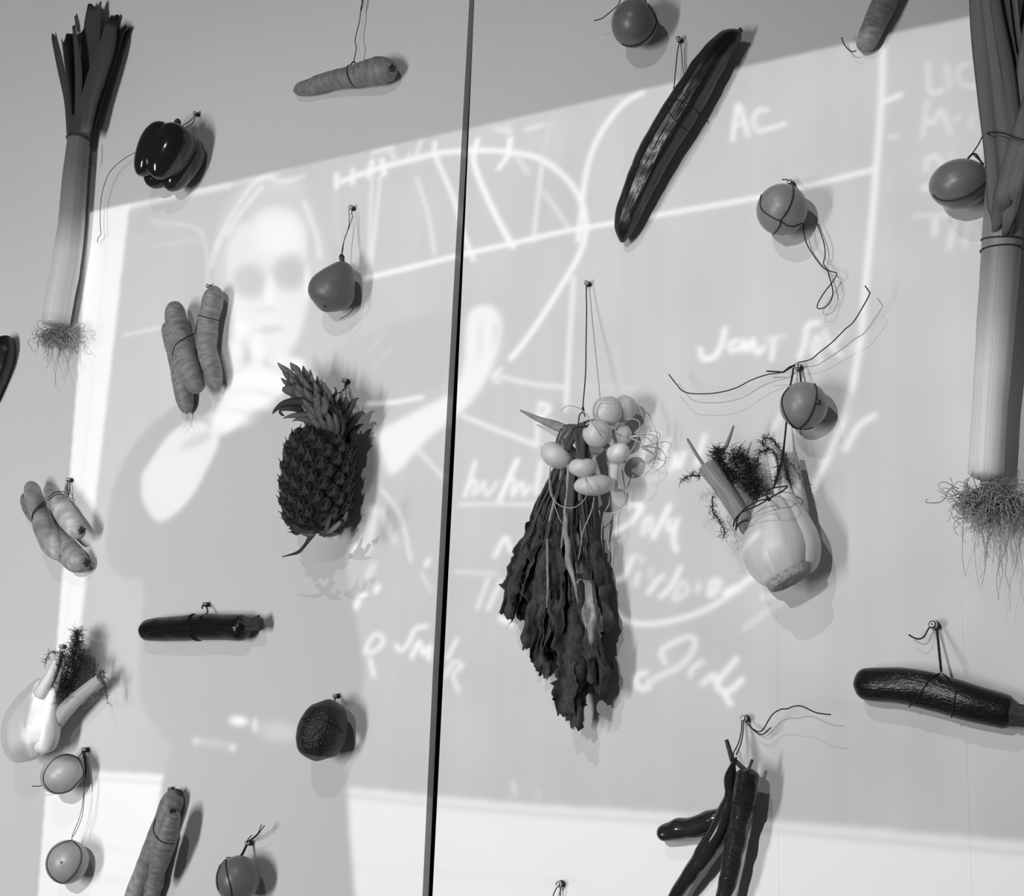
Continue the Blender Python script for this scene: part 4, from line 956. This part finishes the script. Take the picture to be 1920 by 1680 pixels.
loft('stalk', [(72, 1308, 14, .068), (85, 1286, 13, .066), (96, 1266, 11, .062), (108, 1238, 8, .056), (114, 1222, 6, .05)], FENSTP, fn, n=24, m=16, cap=(.08, .02), sec=lambda th, t: 1 + .05 * math.cos(7 * th))
loft('stalk', [(106, 1296, 4, .066), (112, 1268, 4, .066), (122, 1238, 3.5, .062)], FENST, fn, n=14, m=10, cap=(.05, .05))
fronds(fn, [([(112, 1310, .05), (122, 1270, .052), (132, 1235, .05), (142, 1200, .045)], 20), ([(118, 1300, .04), (140, 1270, .04), (160, 1235, .04)], 22), ([(108, 1290, .06), (112, 1255, .06), (118, 1225, .056)], 14), ([(125, 1300, .04), (140, 1255, .044), (152, 1215, .04)], 22), ([(135, 1250, .045), (144, 1205, .045), (146, 1182, .045)], 8)], FROND, 105, 20, 3)
fronds(fn, [([(188, 1268, .04), (198, 1290, .042), (202, 1318, .04)], 3), ([(182, 1268, .04), (192, 1258, .042), (196, 1272, .042)], 8), ([(175, 1275, .04), (178, 1250, .04), (177, 1235, .04)], 3), ([(112, 1225, .05), (98, 1222, .055), (88, 1232, .055), (85, 1246, .055)], 3)], FROND, 14, 12, 4)
MB().add(tube(line([(114, 1213, .012), (112, 1225, .03), (108, 1245, .06)]), TW)).build('thread', TWINE, fn)

fn = thing('fennel', P(1465, 1015, .06), 'large fennel bulb with its cut base turned down right, on the right board', 'fennel', GFN)
loft('outer_layer', [(1494, 1082, 26, .042), (1496, 1050, 40, .043), (1494, 1015, 43, .044), (1486, 980, 34, .046), (1474, 945, 22, .048), (1464, 908, 15, .050), (1455, 870, 13.5, .050), (1444, 836, 12.5, .050)], FENN, fn, n=56, m=34, cap=(.10, .005), flat=.9, sec=lambda th, t: 1 + .012 * math.cos(7 * th))
fb = loft('bulb', [(1474, 1096, 30, .056), (1466, 1074, 50, .056), (1457, 1044, 62, .056), (1452, 1010, 61, .056), (1450, 978, 49, .056), (1448, 950, 35, .056), (1447, 928, 22, .056)], FENN, fn, n=54, m=60, cap=(.10, .06), flat=.80, sec=lambda th, t: 1 + .006 * math.cos(11 * th + 3 * t))
loft('stalk', [(1404, 1006, 10, .060), (1398, 982, 16, .068), (1382, 955, 17, .072), (1356, 915, 17, .074), (1334, 884, 19, .074), (1326, 872, 19, .074)], FENST, fn, n=30, m=20, cap=(.08, .01), sec=lambda th, t: 1 + .04 * math.cos(7 * th))
loft('stalk', [(1424, 985, 14, .056), (1404, 948, 12, .056), (1378, 905, 11, .054), (1362, 880, 9, .052)], FENST, fn, n=24, m=16, cap=(.08, .02), sec=lambda th, t: 1 + .04 * math.cos(7 * th))
loft('stalk', [(1504, 985, 14, .036), (1496, 945, 18, .034), (1486, 900, 17, .032), (1478, 850, 15, .030)], FENSTP, fn, n=28, m=18, cap=(.08, .01), flat=.7, sec=lambda th, t: 1 + .05 * math.cos(7 * th))
# the cut root plate
c_ = P(1481, 1084, .062); e_1 = (P(1514, 1064, .062) - P(1450, 1102, .062)).normalized()
n_ = (P(1500, 1120, .062) - P(1470, 1060, .062)).normalized(); n_ = (n_ - e_1 * n_.dot(e_1) + Vector((0, -.04, 0))).normalized(); e_1 = (e_1 - n_ * e_1.dot(n_)).normalized(); e_2 = n_.cross(e_1)
mb = MB(); vv_, ff_ = [], []
for i, (rr, hh) in enumerate(((.2, .0030), (.7, .0034), (.88, .0048), (1.0, .0036), (1.04, -.001), (1.08, -.006))):
    for k in range(40):
        a = 2 * PI * k / 40; j = 1 + .05 * noise.noise(Vector((math.cos(a) * 4, math.sin(a) * 4, i)))
        vv_.append(c_ + (e_1 * math.cos(a) * .0275 + e_2 * math.sin(a) * .019) * rr * j + n_ * (hh + .0008 * noise.noise(Vector((k * 1.3, i * 2.1, 0)))))
for i in range(5):
    for k in range(40): ff_.append((i * 40 + k, i * 40 + (k + 1) % 40, (i + 1) * 40 + (k + 1) % 40, (i + 1) * 40 + k))
ff_.append(tuple(range(39, -1, -1)))
mk('cut_base', vv_, ff_, FENCUT, fn)
fronds(fn, [([(1410, 940, .05), (1400, 910, .055), (1385, 880, .056), (1372, 855, .05)], 26), ([(1425, 930, .045), (1405, 890, .05), (1395, 860, .05), (1380, 850, .05)], 26), ([(1420, 930, .04), (1412, 900, .045), (1404, 872, .045)], 20), ([(1350, 870, .06), (1345, 855, .06), (1348, 845, .06)], 14), ([(1395, 920, .05), (1370, 895, .06), (1355, 875, .06)], 20)], FROND, 100, 20, 6)
fronds(fn, [([(1336, 930, .07), (1336, 958, .06), (1346, 972, .055), (1356, 990, .05), (1358, 1004, .05)], 9), ([(1440, 842, .06), (1424, 850, .06), (1420, 872, .06), (1416, 885, .06)], 7), ([(1448, 842, .06), (1458, 868, .06), (1456, 895, .06), (1454, 905, .06)], 5), ([(1312, 892, .07), (1292, 892, .07), (1276, 902, .07)], 3), ([(1450, 825, .06), (1466, 850, .055), (1474, 890, .05), (1478, 900, .05)], 4), ([(1430, 836, .06), (1432, 822, .06), (1448, 822, .06)], 4), ([(1485, 860, .03), (1496, 885, .03), (1505, 915, .03)], 5)], FROND, 20, 14, 7)
loft('stalk', [(1322, 876, 3, .074), (1306, 852, 3.2, .076), (1288, 822, 2.6, .076)], FENST, fn, n=14, m=8, cap=(0, .05))
loft('stalk', [(1345, 862, 2.5, .06), (1362, 835, 4, .062), (1376, 797, 2, .064)], FENST, fn, n=16, m=8, cap=(0, .05))
sb = MB()
sb.add(tube(line([(1375, 987, .088), (1378, 975, .094), (1392, 960, .10), (1420, 948, .105), (1450, 930, .11), (1468, 920, .10), (1476, 912, .092), (1470, 912, .08), (1450, 915, .078), (1440, 920, .08), (1437, 928, .085), (1441, 935, .095)]), .0010)).add(tube(line([(1441, 935, .10), (1420, 940, .10), (1395, 955, .10), (1382, 975, .094), (1380, 995, .086)]), .0010)).add(tube(line([(1379, 992, .09), (1388, 980, .096), (1404, 976, .096)]), .0010))
for k in (0, 1.5): sb.add(tube(line([(1474 + k, 790, .02), (1470 + k, 830, .035), (1464 + 2 * k, 868, .055), (1450 + k, 915, .078)]), TW))
sb.add(tube(line([(1438, 932, .10), (1443, 936, .104), (1440, 938, .104)]), .0018)).build('thread', TWINE, fn)

# ------------------------------------------------------------------ pineapple
pa = thing('pineapple', P(595, 905, .08), 'spiky dark pineapple with its crown, centre of the left board', 'pineapple')
PD = .060
body = [(604, 806, 36, PD), (602, 826, 56, PD), (598, 860, 65, PD), (594, 905, 67, PD), (592, 945, 64, PD), (590, 978, 52, PD), (589, 1000, 34, PD)]
pl_ = loft('core', [(x, y, r * .92, d) for x, y, r, d in body], PBOD, pa, n=40, m=36, cap=(.06, .06))
# one eye: six-sided dome with a curved bract point
ev, ef = [], []
ringz = ((1.0, -.25), (.93, .10), (.74, .34), (.42, .42), (.16, .36))
for rr, hh in ringz:
    for k in range(8):
        a = 2 * PI * (k + .5) / 8
        q_ = 1.0 if k % 2 else 1.04
        ev.append((rr * math.cos(a) * q_ * .52, rr * math.sin(a) * q_ * .52, hh * .36))
for i in range(len(ringz) - 1):
    for k in range(8): ef.append((i * 8 + k, i * 8 + (k + 1) % 8, (i + 1) * 8 + (k + 1) % 8, (i + 1) * 8 + k))
ef.append(tuple(32 + k for k in range(8)))
# bract: broad base below, keel, tip pointing up over the dome
bv, bf = [(-.34, -.44, .02), (.34, -.44, .02), (-.22, -.14, .17), (.22, -.14, .17), (0, -.30, .20), (0, -.04, .235), (-.06, .14, .22), (.06, .14, .22), (0, .44, .34), (0, .10, .10), (0, -.2, .02)], [(0, 4, 2), (0, 1, 4), (1, 3, 4), (4, 5, 2), (4, 3, 5), (2, 5, 6), (5, 3, 7), (5, 7, 6), (6, 7, 8), (2, 6, 9), (3, 9, 7), (6, 8, 9), (7, 9, 8), (0, 2, 9, 10), (1, 10, 9, 3)]
eme = bpy.data.meshes.new('eye'); eme.from_pydata(ev, [], ef); eme.materials.append(PEYE); eme.update()
bme = bpy.data.meshes.new('bract'); bme.from_pydata(bv, [], bf); bme.materials.append(PBRACT); bme.update()
base = Vector(pa.location); rnd = random.Random(5)
rows = 15
for j in range(rows):
    t = .045 + .91 * j / (rows - 1)
    S3 = samp(pl_.dense, pl_.s, np.array([max(0, t - .02), t, min(1, t + .02)]))
    T = S3[2, :3] - S3[0, :3]; T /= np.linalg.norm(T)
    b = np.cross(T, NW); b /= np.linalg.norm(b); c = np.cross(b, T)
    r = S3[1, 3]; tt = t
    if t < .06: r *= math.sqrt(1 - (1 - t / .06) ** 2)
    if t > .94: r *= math.sqrt(1 - (1 - (1 - t) / .06) ** 2)
    slope = (S3[2, 3] - S3[0, 3]) / (np.linalg.norm(S3[2, :3] - S3[0, :3]))
    if j in (0,): slope = 1.6
    if j == rows - 1: slope = -1.6
    nn_ = 8 if 1 < j < rows - 2 else 7
    for k in range(nn_):
        th = 2 * PI * (k + .5 * (j % 2) + .06 * rnd.uniform(-1, 1)) / nn_ + .09 * j
        rad = math.sin(th) * b + math.cos(th) * c
        n_v = Vector(rad - slope * T).normalized(); up = -Vector(T); up = (up - n_v * up.dot(n_v)).normalized(); sd = up.cross(n_v)
        pos = Vector(S3[1, :3] + rad * r)
        sz_ = 2 * PI * r / nn_ * .55
        if j in (0, rows - 1): sz_ *= .9
        e = bpy.data.objects.new('eye', eme); link(e, pa)
        hgt = .0235
        M_ = Matrix(((sd.x * sz_, up.x * hgt, n_v.x * .036, pos.x - base.x), (sd.y * sz_, up.y * hgt, n_v.y * .036, pos.y - base.y), (sd.z * sz_, up.z * hgt, n_v.z * .036, pos.z - base.z), (0, 0, 0, 1)))
        e.matrix_local = M_
        link(bpy.data.objects.new('bract', bme), e)
# dry skirt below and trailing wisp
for i, (x0, y0, x1, y1) in enumerate(((548, 985, 578, 1000), (560, 992, 590, 1004), (625, 985, 608, 1000), (640, 978, 612, 1002), (610, 1000, 622, 962), (590, 998, 566, 1002), (600, 1000, 640, 1000), (645, 975, 652, 960))):
    blade('dry_leaf', [(x0, y0, 5, .104), ((x0 + x1) / 2, (y0 + y1) / 2 + 2, 5, .110), (x1, y1, 1, .112)], PLEAF if i % 2 else PLEAFD, pa, .3, n=8, m=4, seed=i)
blade('dry_leaf', [(590, 1000, 6, 0.0840), (576, 1018, 4, 0.0840), (562, 1034, 4, 0.0790), (545, 1040, 2, 0.0740), (529, 1044, .8, 0.0690)], PLEAFD, pa, .4, n=16, m=4, seed=33)
blade('dry_leaf', [(582, 1000, 3, 0.0840), (577, 1012, 3, 0.0840), (570, 1024, 2, 0.0840)], PLEAFD, pa, .4, n=10, m=4, seed=34)
loft('crown_neck', [(608, 812, 26, PD), (602, 790, 28, PD), (590, 762, 26, PD), (574, 730, 18, PD), (562, 712, 8, PD)], PLEAFD, pa, n=24, m=18, cap=(.05, .1))
# crown: short leaves spiralling up the neck, longer ones at the rim
cax = [(612, 812), (604, 790), (590, 762), (574, 732), (560, 708)]
k_ = 0
for lvl in range(9):
    f = lvl / 8
    cx_ = np.interp(f, [0, .25, .5, .75, 1], [p[0] for p in cax]); cy_ = np.interp(f, [0, .25, .5, .75, 1], [p[1] for p in cax])
    rr = np.interp(f, [0, .3, .7, 1], [30, 31, 27, 12]); cnt = [8, 7, 7, 6, 6, 6, 5, 4, 3][lvl]
    for i in range(cnt):
        an = -1.35 + 2.7 * (i + .5 * (lvl % 2)) / max(1, cnt - 1) if cnt > 1 else 0
        sx_ = math.sin(an); dz_ = math.cos(an)
        x0 = cx_ + sx_ * rr * .8; y0 = cy_ + abs(sx_) * 4; d0 = PD + dz_ * rr * .00072
        ln = rnd.uniform(22, 30) * (1.2 - .1 * f); dx = sx_ * 13 - 9 * (.5 + f); wdt = rnd.uniform(11, 14.5) * (1 - .25 * f) * (.75 + .25 * dz_)
        blade('crown_leaf', [(x0, y0, wdt * .9, d0), (x0 + dx * .5, y0 - ln * .5, wdt, d0 + .008 * dz_ + .003), (x0 + dx * .95, y0 - ln * .85, wdt * .55, d0 + .012 * dz_ + .004), (x0 + dx * 1.15, y0 - ln * 1.08, .8, d0 + .014 * dz_ + .004)], PLEAF, pa, -.45, n=9, m=4, seed=k_); k_ += 1
for i, (pts, mt) in enumerate((
    ([(575, 752, 9, 0.0840), (550, 752, 9, 0.0940), (528, 757, 7, 0.1020), (514, 770, 4, 0.1060), (511, 776, .8, 0.1060)], PLEAFD), ([(570, 768, 8, 0.0840), (545, 765, 6, 0.0990), (524, 768, 4, 0.1040), (528, 777, 3, 0.1040), (533, 779, .8, 0.1040)], PLEAFD),
    ([(585, 780, 9, 0.0840), (560, 778, 7, 0.0940), (543, 780, 4, 0.0990), (531, 784, .8, 0.0990)], PLEAF), ([(590, 792, 8, 0.0840), (570, 786, 6, 0.0940), (556, 786, 3, 0.0990), (549, 790, .8, 0.0990)], PLEAF),
    ([(560, 735, 12, 0.0840), (545, 730, 13, 0.0920), (534, 728, 10, 0.0940), (532, 726, 3, 0.0960)], PLEAF), ([(562, 725, 10, 0.0740), (548, 708, 9, 0.0760), (541, 696, 5, 0.0760), (538, 693, 1, 0.0740)], PLEAF), ([(570, 728, 8, 0.0780), (564, 712, 7, 0.0780), (560, 698, 4, 0.0760)], PLEAF),
    ([(592, 740, 8, 0.0720), (585, 718, 6, 0.0700), (578, 704, 4, 0.0680), (577, 699, 1, 0.0680)], PLEAF), ([(615, 755, 10, 0.0820), (612, 738, 10, 0.0820), (606, 722, 4, 0.0800), (601, 711, 1, 0.0800)], PLEAF), ([(595, 770, 10, 0.0960), (592, 750, 10, 0.0980), (597, 738, 6, 0.0960)], PLEAF),
    ([(625, 780, 11, 0.0660), (634, 757, 9, 0.0640), (640, 742, 4, .078), (642, 730, .8, .078)], PLEAF), ([(632, 795, 12, .070), (646, 775, 12, .066), (660, 755, 8, .062), (668, 748, 3, .06), (673, 747, .8, .06)], PLEAFD), ([(640, 805, 13, .060), (658, 790, 11, .054), (672, 777, 7, .05), (680, 774, 3, .048), (682, 778, .8, .048)], PLEAFD),
    ([(645, 820, 10, .05), (662, 806, 8, .045), (674, 798, 4, .042), (682, 795, .8, .04)], PLEAFD), ([(648, 785, 14, .05), (655, 810, 14, .05), (656, 830, 10, .05)], PLEAFD), ([(620, 770, 10, .075), (640, 765, 12, .07), (648, 750, 6, .07), (646, 745, 1, .07)], PLEAFD),
    ([(603, 775, 11, 0.1020), (608, 758, 10, 0.1040), (604, 744, 5, 0.1020)], PLEAF), ([(545, 722, 3, 0.1020), (539, 716, 2.5, 0.1040), (541, 705, 1.5, 0.1040)], PLEAFD), ([(568, 724, 4, 0.0840), (580, 714, 3, 0.0840), (574, 704, 1.5, 0.0840)], PLEAFD), ([(610, 745, 6, 0.0690), (625, 742, 5, 0.0660), (630, 732, 2, 0.0640), (627, 726, 1, 0.0640)], PLEAFD))):
    blade('crown_leaf', pts, mt, pa, -.4, n=14, m=5, seed=60 + i)
sb = MB().add(drape([pl_.bvh], [(577, 806), (592, 812), (606, 815), (622, 814), (632, 808)], off=.006)).add(tube(line([(647, 720, .014), (646, 728, .02), (640, 735, .05), (636, 748, .08)]), .0011)).add(tube(line([(648, 722, .014), (643, 733, .03), (630, 738, .07)]), .0011)).add(tube(line([(650, 722, .014), (648, 735, .03), (651, 750, .05)]), TW)).add(tube(line([(640, 734, .05), (637, 745, .06), (630, 760, .09)]), TW))
sb.build('thread', TWINE, pa)

# ------------------------------------------------------------------ turnip bunch
GT = 'turnips of the bunch'
rnd = random.Random(12)
# stalks are bent over at the tie (1075, 800) and the leaves hang down in a tapering mass
ENDS = [  # leaf path: bend x, then points (px, py, half width, depth)
 [(1042, 880), (1010, 950), (985, 1030), (968, 1095), (952, 1145)], [(1045, 885), (1020, 960), (998, 1040), (985, 1110), (975, 1165)], [(1048, 885), (1028, 970), (1010, 1060), (998, 1150), (990, 1208)],
 [(1052, 888), (1036, 980), (1022, 1080), (1012, 1170), (1006, 1240)], [(1056, 888), (1045, 980), (1035, 1080), (1028, 1180), (1020, 1265)], [(1060, 888), (1056, 990), (1052, 1090), (1048, 1180), (1040, 1250)],
 [(1066, 890), (1064, 1000), (1062, 1110), (1064, 1230), (1064, 1352)], [(1070, 890), (1072, 1000), (1076, 1110), (1078, 1230), (1074, 1330)], [(1074, 890), (1080, 990), (1088, 1090), (1092, 1180), (1090, 1260)],
 [(1078, 892), (1088, 990), (1098, 1090), (1104, 1190), (1104, 1300)], [(1082, 892), (1096, 990), (1108, 1090), (1116, 1190), (1122, 1310)], [(1086, 892), (1100, 980), (1114, 1070), (1124, 1140), (1130, 1190)],
 [(1050, 886), (1022, 965), (1000, 1050), (975, 1120), (958, 1158)], [(1060, 888), (1046, 985), (1040, 1090), (1046, 1170), (1050, 1210)], [(1068, 888), (1070, 980), (1084, 1070), (1096, 1130), (1098, 1172)],
 [(1054, 888), (1034, 970), (1014, 1050), (1006, 1120), (1004, 1175)], [(1064, 890), (1052, 1000), (1030, 1110), (1016, 1200), (1012, 1252)], [(1076, 890), (1086, 1000), (1096, 1100), (1110, 1190), (1126, 1260)],
 [(1072, 890), (1074, 1010), (1070, 1120), (1064, 1210), (1056, 1240)], [(1048, 886), (1016, 955), (992, 1010), (978, 1050), (970, 1085)], [(1080, 890), (1092, 960), (1102, 1020), (1110, 1075), (1116, 1110)],
 [(1062, 890), (1060, 960), (1052, 1030), (1050, 1080), (1050, 1120)], [(1056, 890), (1042, 950), (1026, 1010), (1016, 1060), (1012, 1100)], [(1070, 890), (1078, 960), (1084, 1020), (1090, 1070), (1094, 1105)],
 [(1066, 890), (1064, 1000), (1068, 1130), (1072, 1260), (1072, 1362)], [(1084, 892), (1096, 1010), (1112, 1130), (1126, 1230), (1132, 1302)],
]
TB = [  # label, x, y, rx, ry, rot, d, pole facing
 ('largest turnip of the bunch at its top, root end facing out', 1139, 770, 29, 29, .1, 0.060, 'f'),
 ('turnip half hidden behind the top one of the bunch', 1170, 766, 23, 27, -.4, 0.036, 'b'),
 ('round turnip just below the top one of the bunch', 1120, 813, 28, 28, 0, 0.068, 'd'),
 ('leftmost turnip of the bunch, tilted outward', 1044, 854, 33, 24, -.5, 0.056, 'd'),
 ('small flat turnip in the middle of the bunch', 1093, 876, 27, 19, 0, 0.080, 'd'),
 ('widest flat turnip, lowest of the bunch', 1113, 909, 37, 21, .08, 0.064, 'd'),
 ('small oval turnip at the right of the bunch', 1159, 849, 22, 20, .35, 0.060, 'd'),
 ('shaded turnip deep at the right of the bunch', 1166, 815, 19, 20, 0, 0.036, 'd'),
]
stem_top = (1083, 800, .058)
ti_ = 0; roots_ = []
for bi, (lab, x, y, rx, ry, rot, d, fc) in enumerate(TB):
    tt_ = thing('turnip', P(x, y, d), lab, 'turnip', GT)
    def sh(q, ry=ry, rx=rx):
        return 1 - .10 * math.exp(-((1 - q[1]) / .12)) + .03 * noise.noise(Vector(q) * 1.4 + Vector((bi, 0, 0)))
    ball('bulb', x, y, rx, ry, TURN, tt_, rot, 1.0 if fc != 'f' else .8, d=d, fn=sh, nu=32, nv=20)
    # stalks to the tie point and over
    up = {0: (1112, 800, .06), 1: (1140, 790, .04), 2: (1098, 806, .07), 3: (1062, 842, .07), 4: (1090, 862, .09), 5: (1108, 895, .07), 6: (1140, 838, .06), 7: (1148, 812, .04)}[bi]
    for k in range(2):
        o2 = (k - .5) * 9
        loft('stalk', [(up[0] + o2 * .5, up[1] + abs(o2) * .4, 4.5, up[2]), ((up[0] + stem_top[0]) / 2 + o2, (up[1] + stem_top[1]) / 2 - 4, 5, (up[2] + stem_top[2]) / 2 + .004), (stem_top[0] + o2 * .6, stem_top[1] + 2, 5, .060)], TSTALK, tt_, n=14, m=9, cap=(.03, .03), sec=lambda th, t: 1 + .12 * math.cos(3 * th))
    for k in range(4 if bi < 2 else 3):
        if ti_ >= len(ENDS): break
        path = ENDS[ti_]; dep = .014 + .024 * ((ti_ * 7) % 13) / 13 + (.012 if ti_ > 12 else 0)
        if ti_ in (24, 7, 14, 21): dep = .052
        # bent stalk then hanging petiole
        x0 = path[0][0]
        loft('stalk', [(1083 - (ti_ % 4) * 3, 800 + ti_ % 3, 4.5, .060), (1074 - (ti_ % 5) * 4, 802 + (ti_ % 4), 5.2, .064), (1058 - (ti_ % 5) * 2 + (x0 - 1062) * .3, 830, 5, .060), (x0 + 4, 868, 4.2, .5 * dep + .028), (path[1][0], path[1][1] - 10, 2.6, dep + .006), (path[2][0], path[2][1], 1.6, dep + .006)], TSTALKP if ti_ % 6 == 3 else TSTALK, tt_, n=30, m=8, cap=(.02, .03), sec=lambda th, t: 1 + .1 * math.cos(3 * th))
        wmax = rnd.uniform(19, 26)
        if ti_ in (6, 24): wmax = 30
        pts = []
        for i, (px_, py_) in enumerate(path):
            wv = [5, 11, wmax * .85, wmax, wmax * .72][i]
            pts.append((px_, py_, wv, max(.012, dep + [0, 0, .004, .006, 0][i])))
        blade('leaf', pts, TLEAFP if ti_ in (14,) else TLEAF, tt_, fold=rnd.choice((-.9, -.7, .6, -.5, .8)), n=40, m=12, ragged=.75, seed=ti_ + 3, crumple=(.009, 42), thick=.0007, tipcut=.22, curl=rnd.uniform(-.5, .5))
        ti_ += 1
    roots_.append(tt_)
# extra crumpled tips
for i, (px_, py_, w_) in enumerate(((955, 1130, 16), (985, 1190, 16), (1030, 1190, 18), (1050, 1160, 16), (1095, 1150, 16), (1105, 1250, 18), (1125, 1280, 15), (1066, 1310, 24), (1020, 1240, 18), (1075, 1200, 18), (1010, 1130, 17), (1110, 1180, 18), (1040, 1095, 16), (1085, 1105, 16))):
    q0 = (px_ + (1065 - px_) * .28, py_ - 110)
    blade('leaf', [(q0[0], q0[1], 5, .040), ((q0[0] + px_) / 2, py_ - 60, w_, .052), (px_, py_ - 15, w_ * 1.25, .056), (px_, py_ + 28, w_ * .8, .052)], TLEAFP if i == 11 else TLEAF, roots_[i % 8], fold=rnd.choice((-.9, .7, -.6)), n=26, m=10, ragged=.8, seed=50 + i, crumple=(.008, 46), thick=.0007, tipcut=.22, curl=rnd.uniform(-.6, .6))
# the pale blade sticking out to the left and a pale withered stalk
blade('leaf', [(1064, 806, 9, 0.056), (1040, 797, 10, 0.058), (1010, 786, 6, 0.059), (985, 774, 3, 0.061), (975, 769, 1, 0.061)], TLEAFP, roots_[3], -.4, n=18, m=6, seed=90)
blade('leaf', [(1058, 950, 3, 0.080), (1060, 1000, 5, 0.083), (1064, 1050, 7, 0.085), (1076, 1100, 4, 0.085), (1084, 1130, 2, 0.083)], TLEAFP, roots_[4], -.5, n=18, m=6, seed=91, crumple=(.003, 60))
blade('leaf', [(1026, 1010, 2, 0.072), (1026, 1060, 2.5, 0.075), (1027, 1100, 2.5, 0.077), (1025, 1140, 1, 0.075)], TLEAFP, roots_[5], -.3, n=14, m=4, seed=92)
loft('stalk', [(1112, 920, 3, 0.030), (1113, 960, 3.2, 0.030), (1115, 1020, 3.2, 0.028), (1118, 1075, 2, 0.026)], TSTALK, roots_[5], n=20, m=8, cap=(.02, .05))
# thin tail roots
RT = [(0, [[(1115, 790, 0.080), (1113, 770, 0.084), (1120, 752, 0.088), (1138, 750, 0.088)], [(1136, 798, 0.076), (1155, 803, 0.080), (1158, 795, 0.080)]]),
      (1, [[(1183, 757, 0.040), (1195, 757, 0.040), (1203, 775, 0.040), (1212, 800, 0.040), (1208, 830, 0.040)]]),
      (2, [[(1126, 816, 0.088), (1115, 800, 0.090), (1100, 778, 0.088), (1085, 765, 0.080), (1065, 761, 0.080), (1050, 770, 0.080)]]),
      (3, [[(1032, 876, 0.064), (1030, 905, 0.072), (1034, 930, 0.080), (1050, 948, 0.088), (1075, 952, 0.092), (1095, 938, 0.092), (1102, 920, 0.092)], [(1031, 900, 0.064), (1038, 940, 0.072), (1048, 970, 0.080), (1054, 982, 0.080)]]),
      (4, [[(1096, 893, 0.088), (1100, 905, 0.096), (1102, 920, 0.096), (1098, 932, 0.094)]]),
      (5, [[(1114, 932, 0.068), (1110, 955, 0.072), (1100, 980, 0.080), (1092, 1000, 0.080), (1088, 1030, 0.080), (1084, 1050, 0.080)], [(1143, 930, 0.032), (1142, 945, 0.032), (1132, 965, 0.028), (1128, 1000, 0.030), (1130, 1040, 0.025), (1125, 1060, 0.020)]]),
      (6, [[(1172, 856, 0.072), (1184, 845, 0.072), (1194, 825, 0.068), (1200, 795, 0.064), (1190, 786, 0.064), (1172, 786, 0.064)], [(1160, 868, 0.048), (1158, 890, 0.040), (1157, 905, 0.032)], [(1142, 860, 0.048), (1142, 890, 0.056), (1140, 905, 0.056)]]),
      (7, [[(1180, 820, 0.040), (1200, 818, 0.044), (1215, 822, 0.044), (1228, 840, 0.040), (1222, 860, 0.036), (1200, 876, 0.032)], [(1182, 820, 0.040), (1205, 812, 0.044), (1225, 808, 0.044), (1238, 815, 0.040), (1232, 830, 0.040)], [(1184, 822, 0.040), (1200, 830, 0.040), (1218, 845, 0.036), (1232, 852, 0.032), (1215, 870, 0.032)], [(1150, 795, 0.056), (1153, 803, 0.056), (1156, 792, 0.056)]])]
for i, lst in RT:
    mb = MB()
    for pl in lst: mb.add(tube([P(*p) for p in pl], (.0010, .0005), 5, 24))
    mb.build('tail_root', TROOT, roots_[i])
ts = thing('hanging_thread', P(1097, 650, .03), 'long straight thread carrying the turnip bunch', 'thread')
mb = MB().add(tube(line([(1099, 535, .013), (1100, 580, .02), (1099, 640, .035), (1098, 700, .05), (1094, 750, .065), (1093, 766, .072)]), .0009)).add(tube(line([(1093, 764, .072), (1094, 772, .074)]), .0018)).add(tube(line([(1093, 772, .074), (1087, 778, .078), (1085, 790, .084), (1084, 800, .088)]), .0009)).add(tube(line([(1094, 772, .074), (1097, 781, .076)]), .0009)).add(tube(line([(1072, 806, .092), (1084, 801, .094), (1098, 800, .088), (1110, 792, .08)]), .0012)).add(tube(line([(1096, 800, .09), (1097, 790, .088)]), .0010))
mb.build('thread', TWINE, ts)
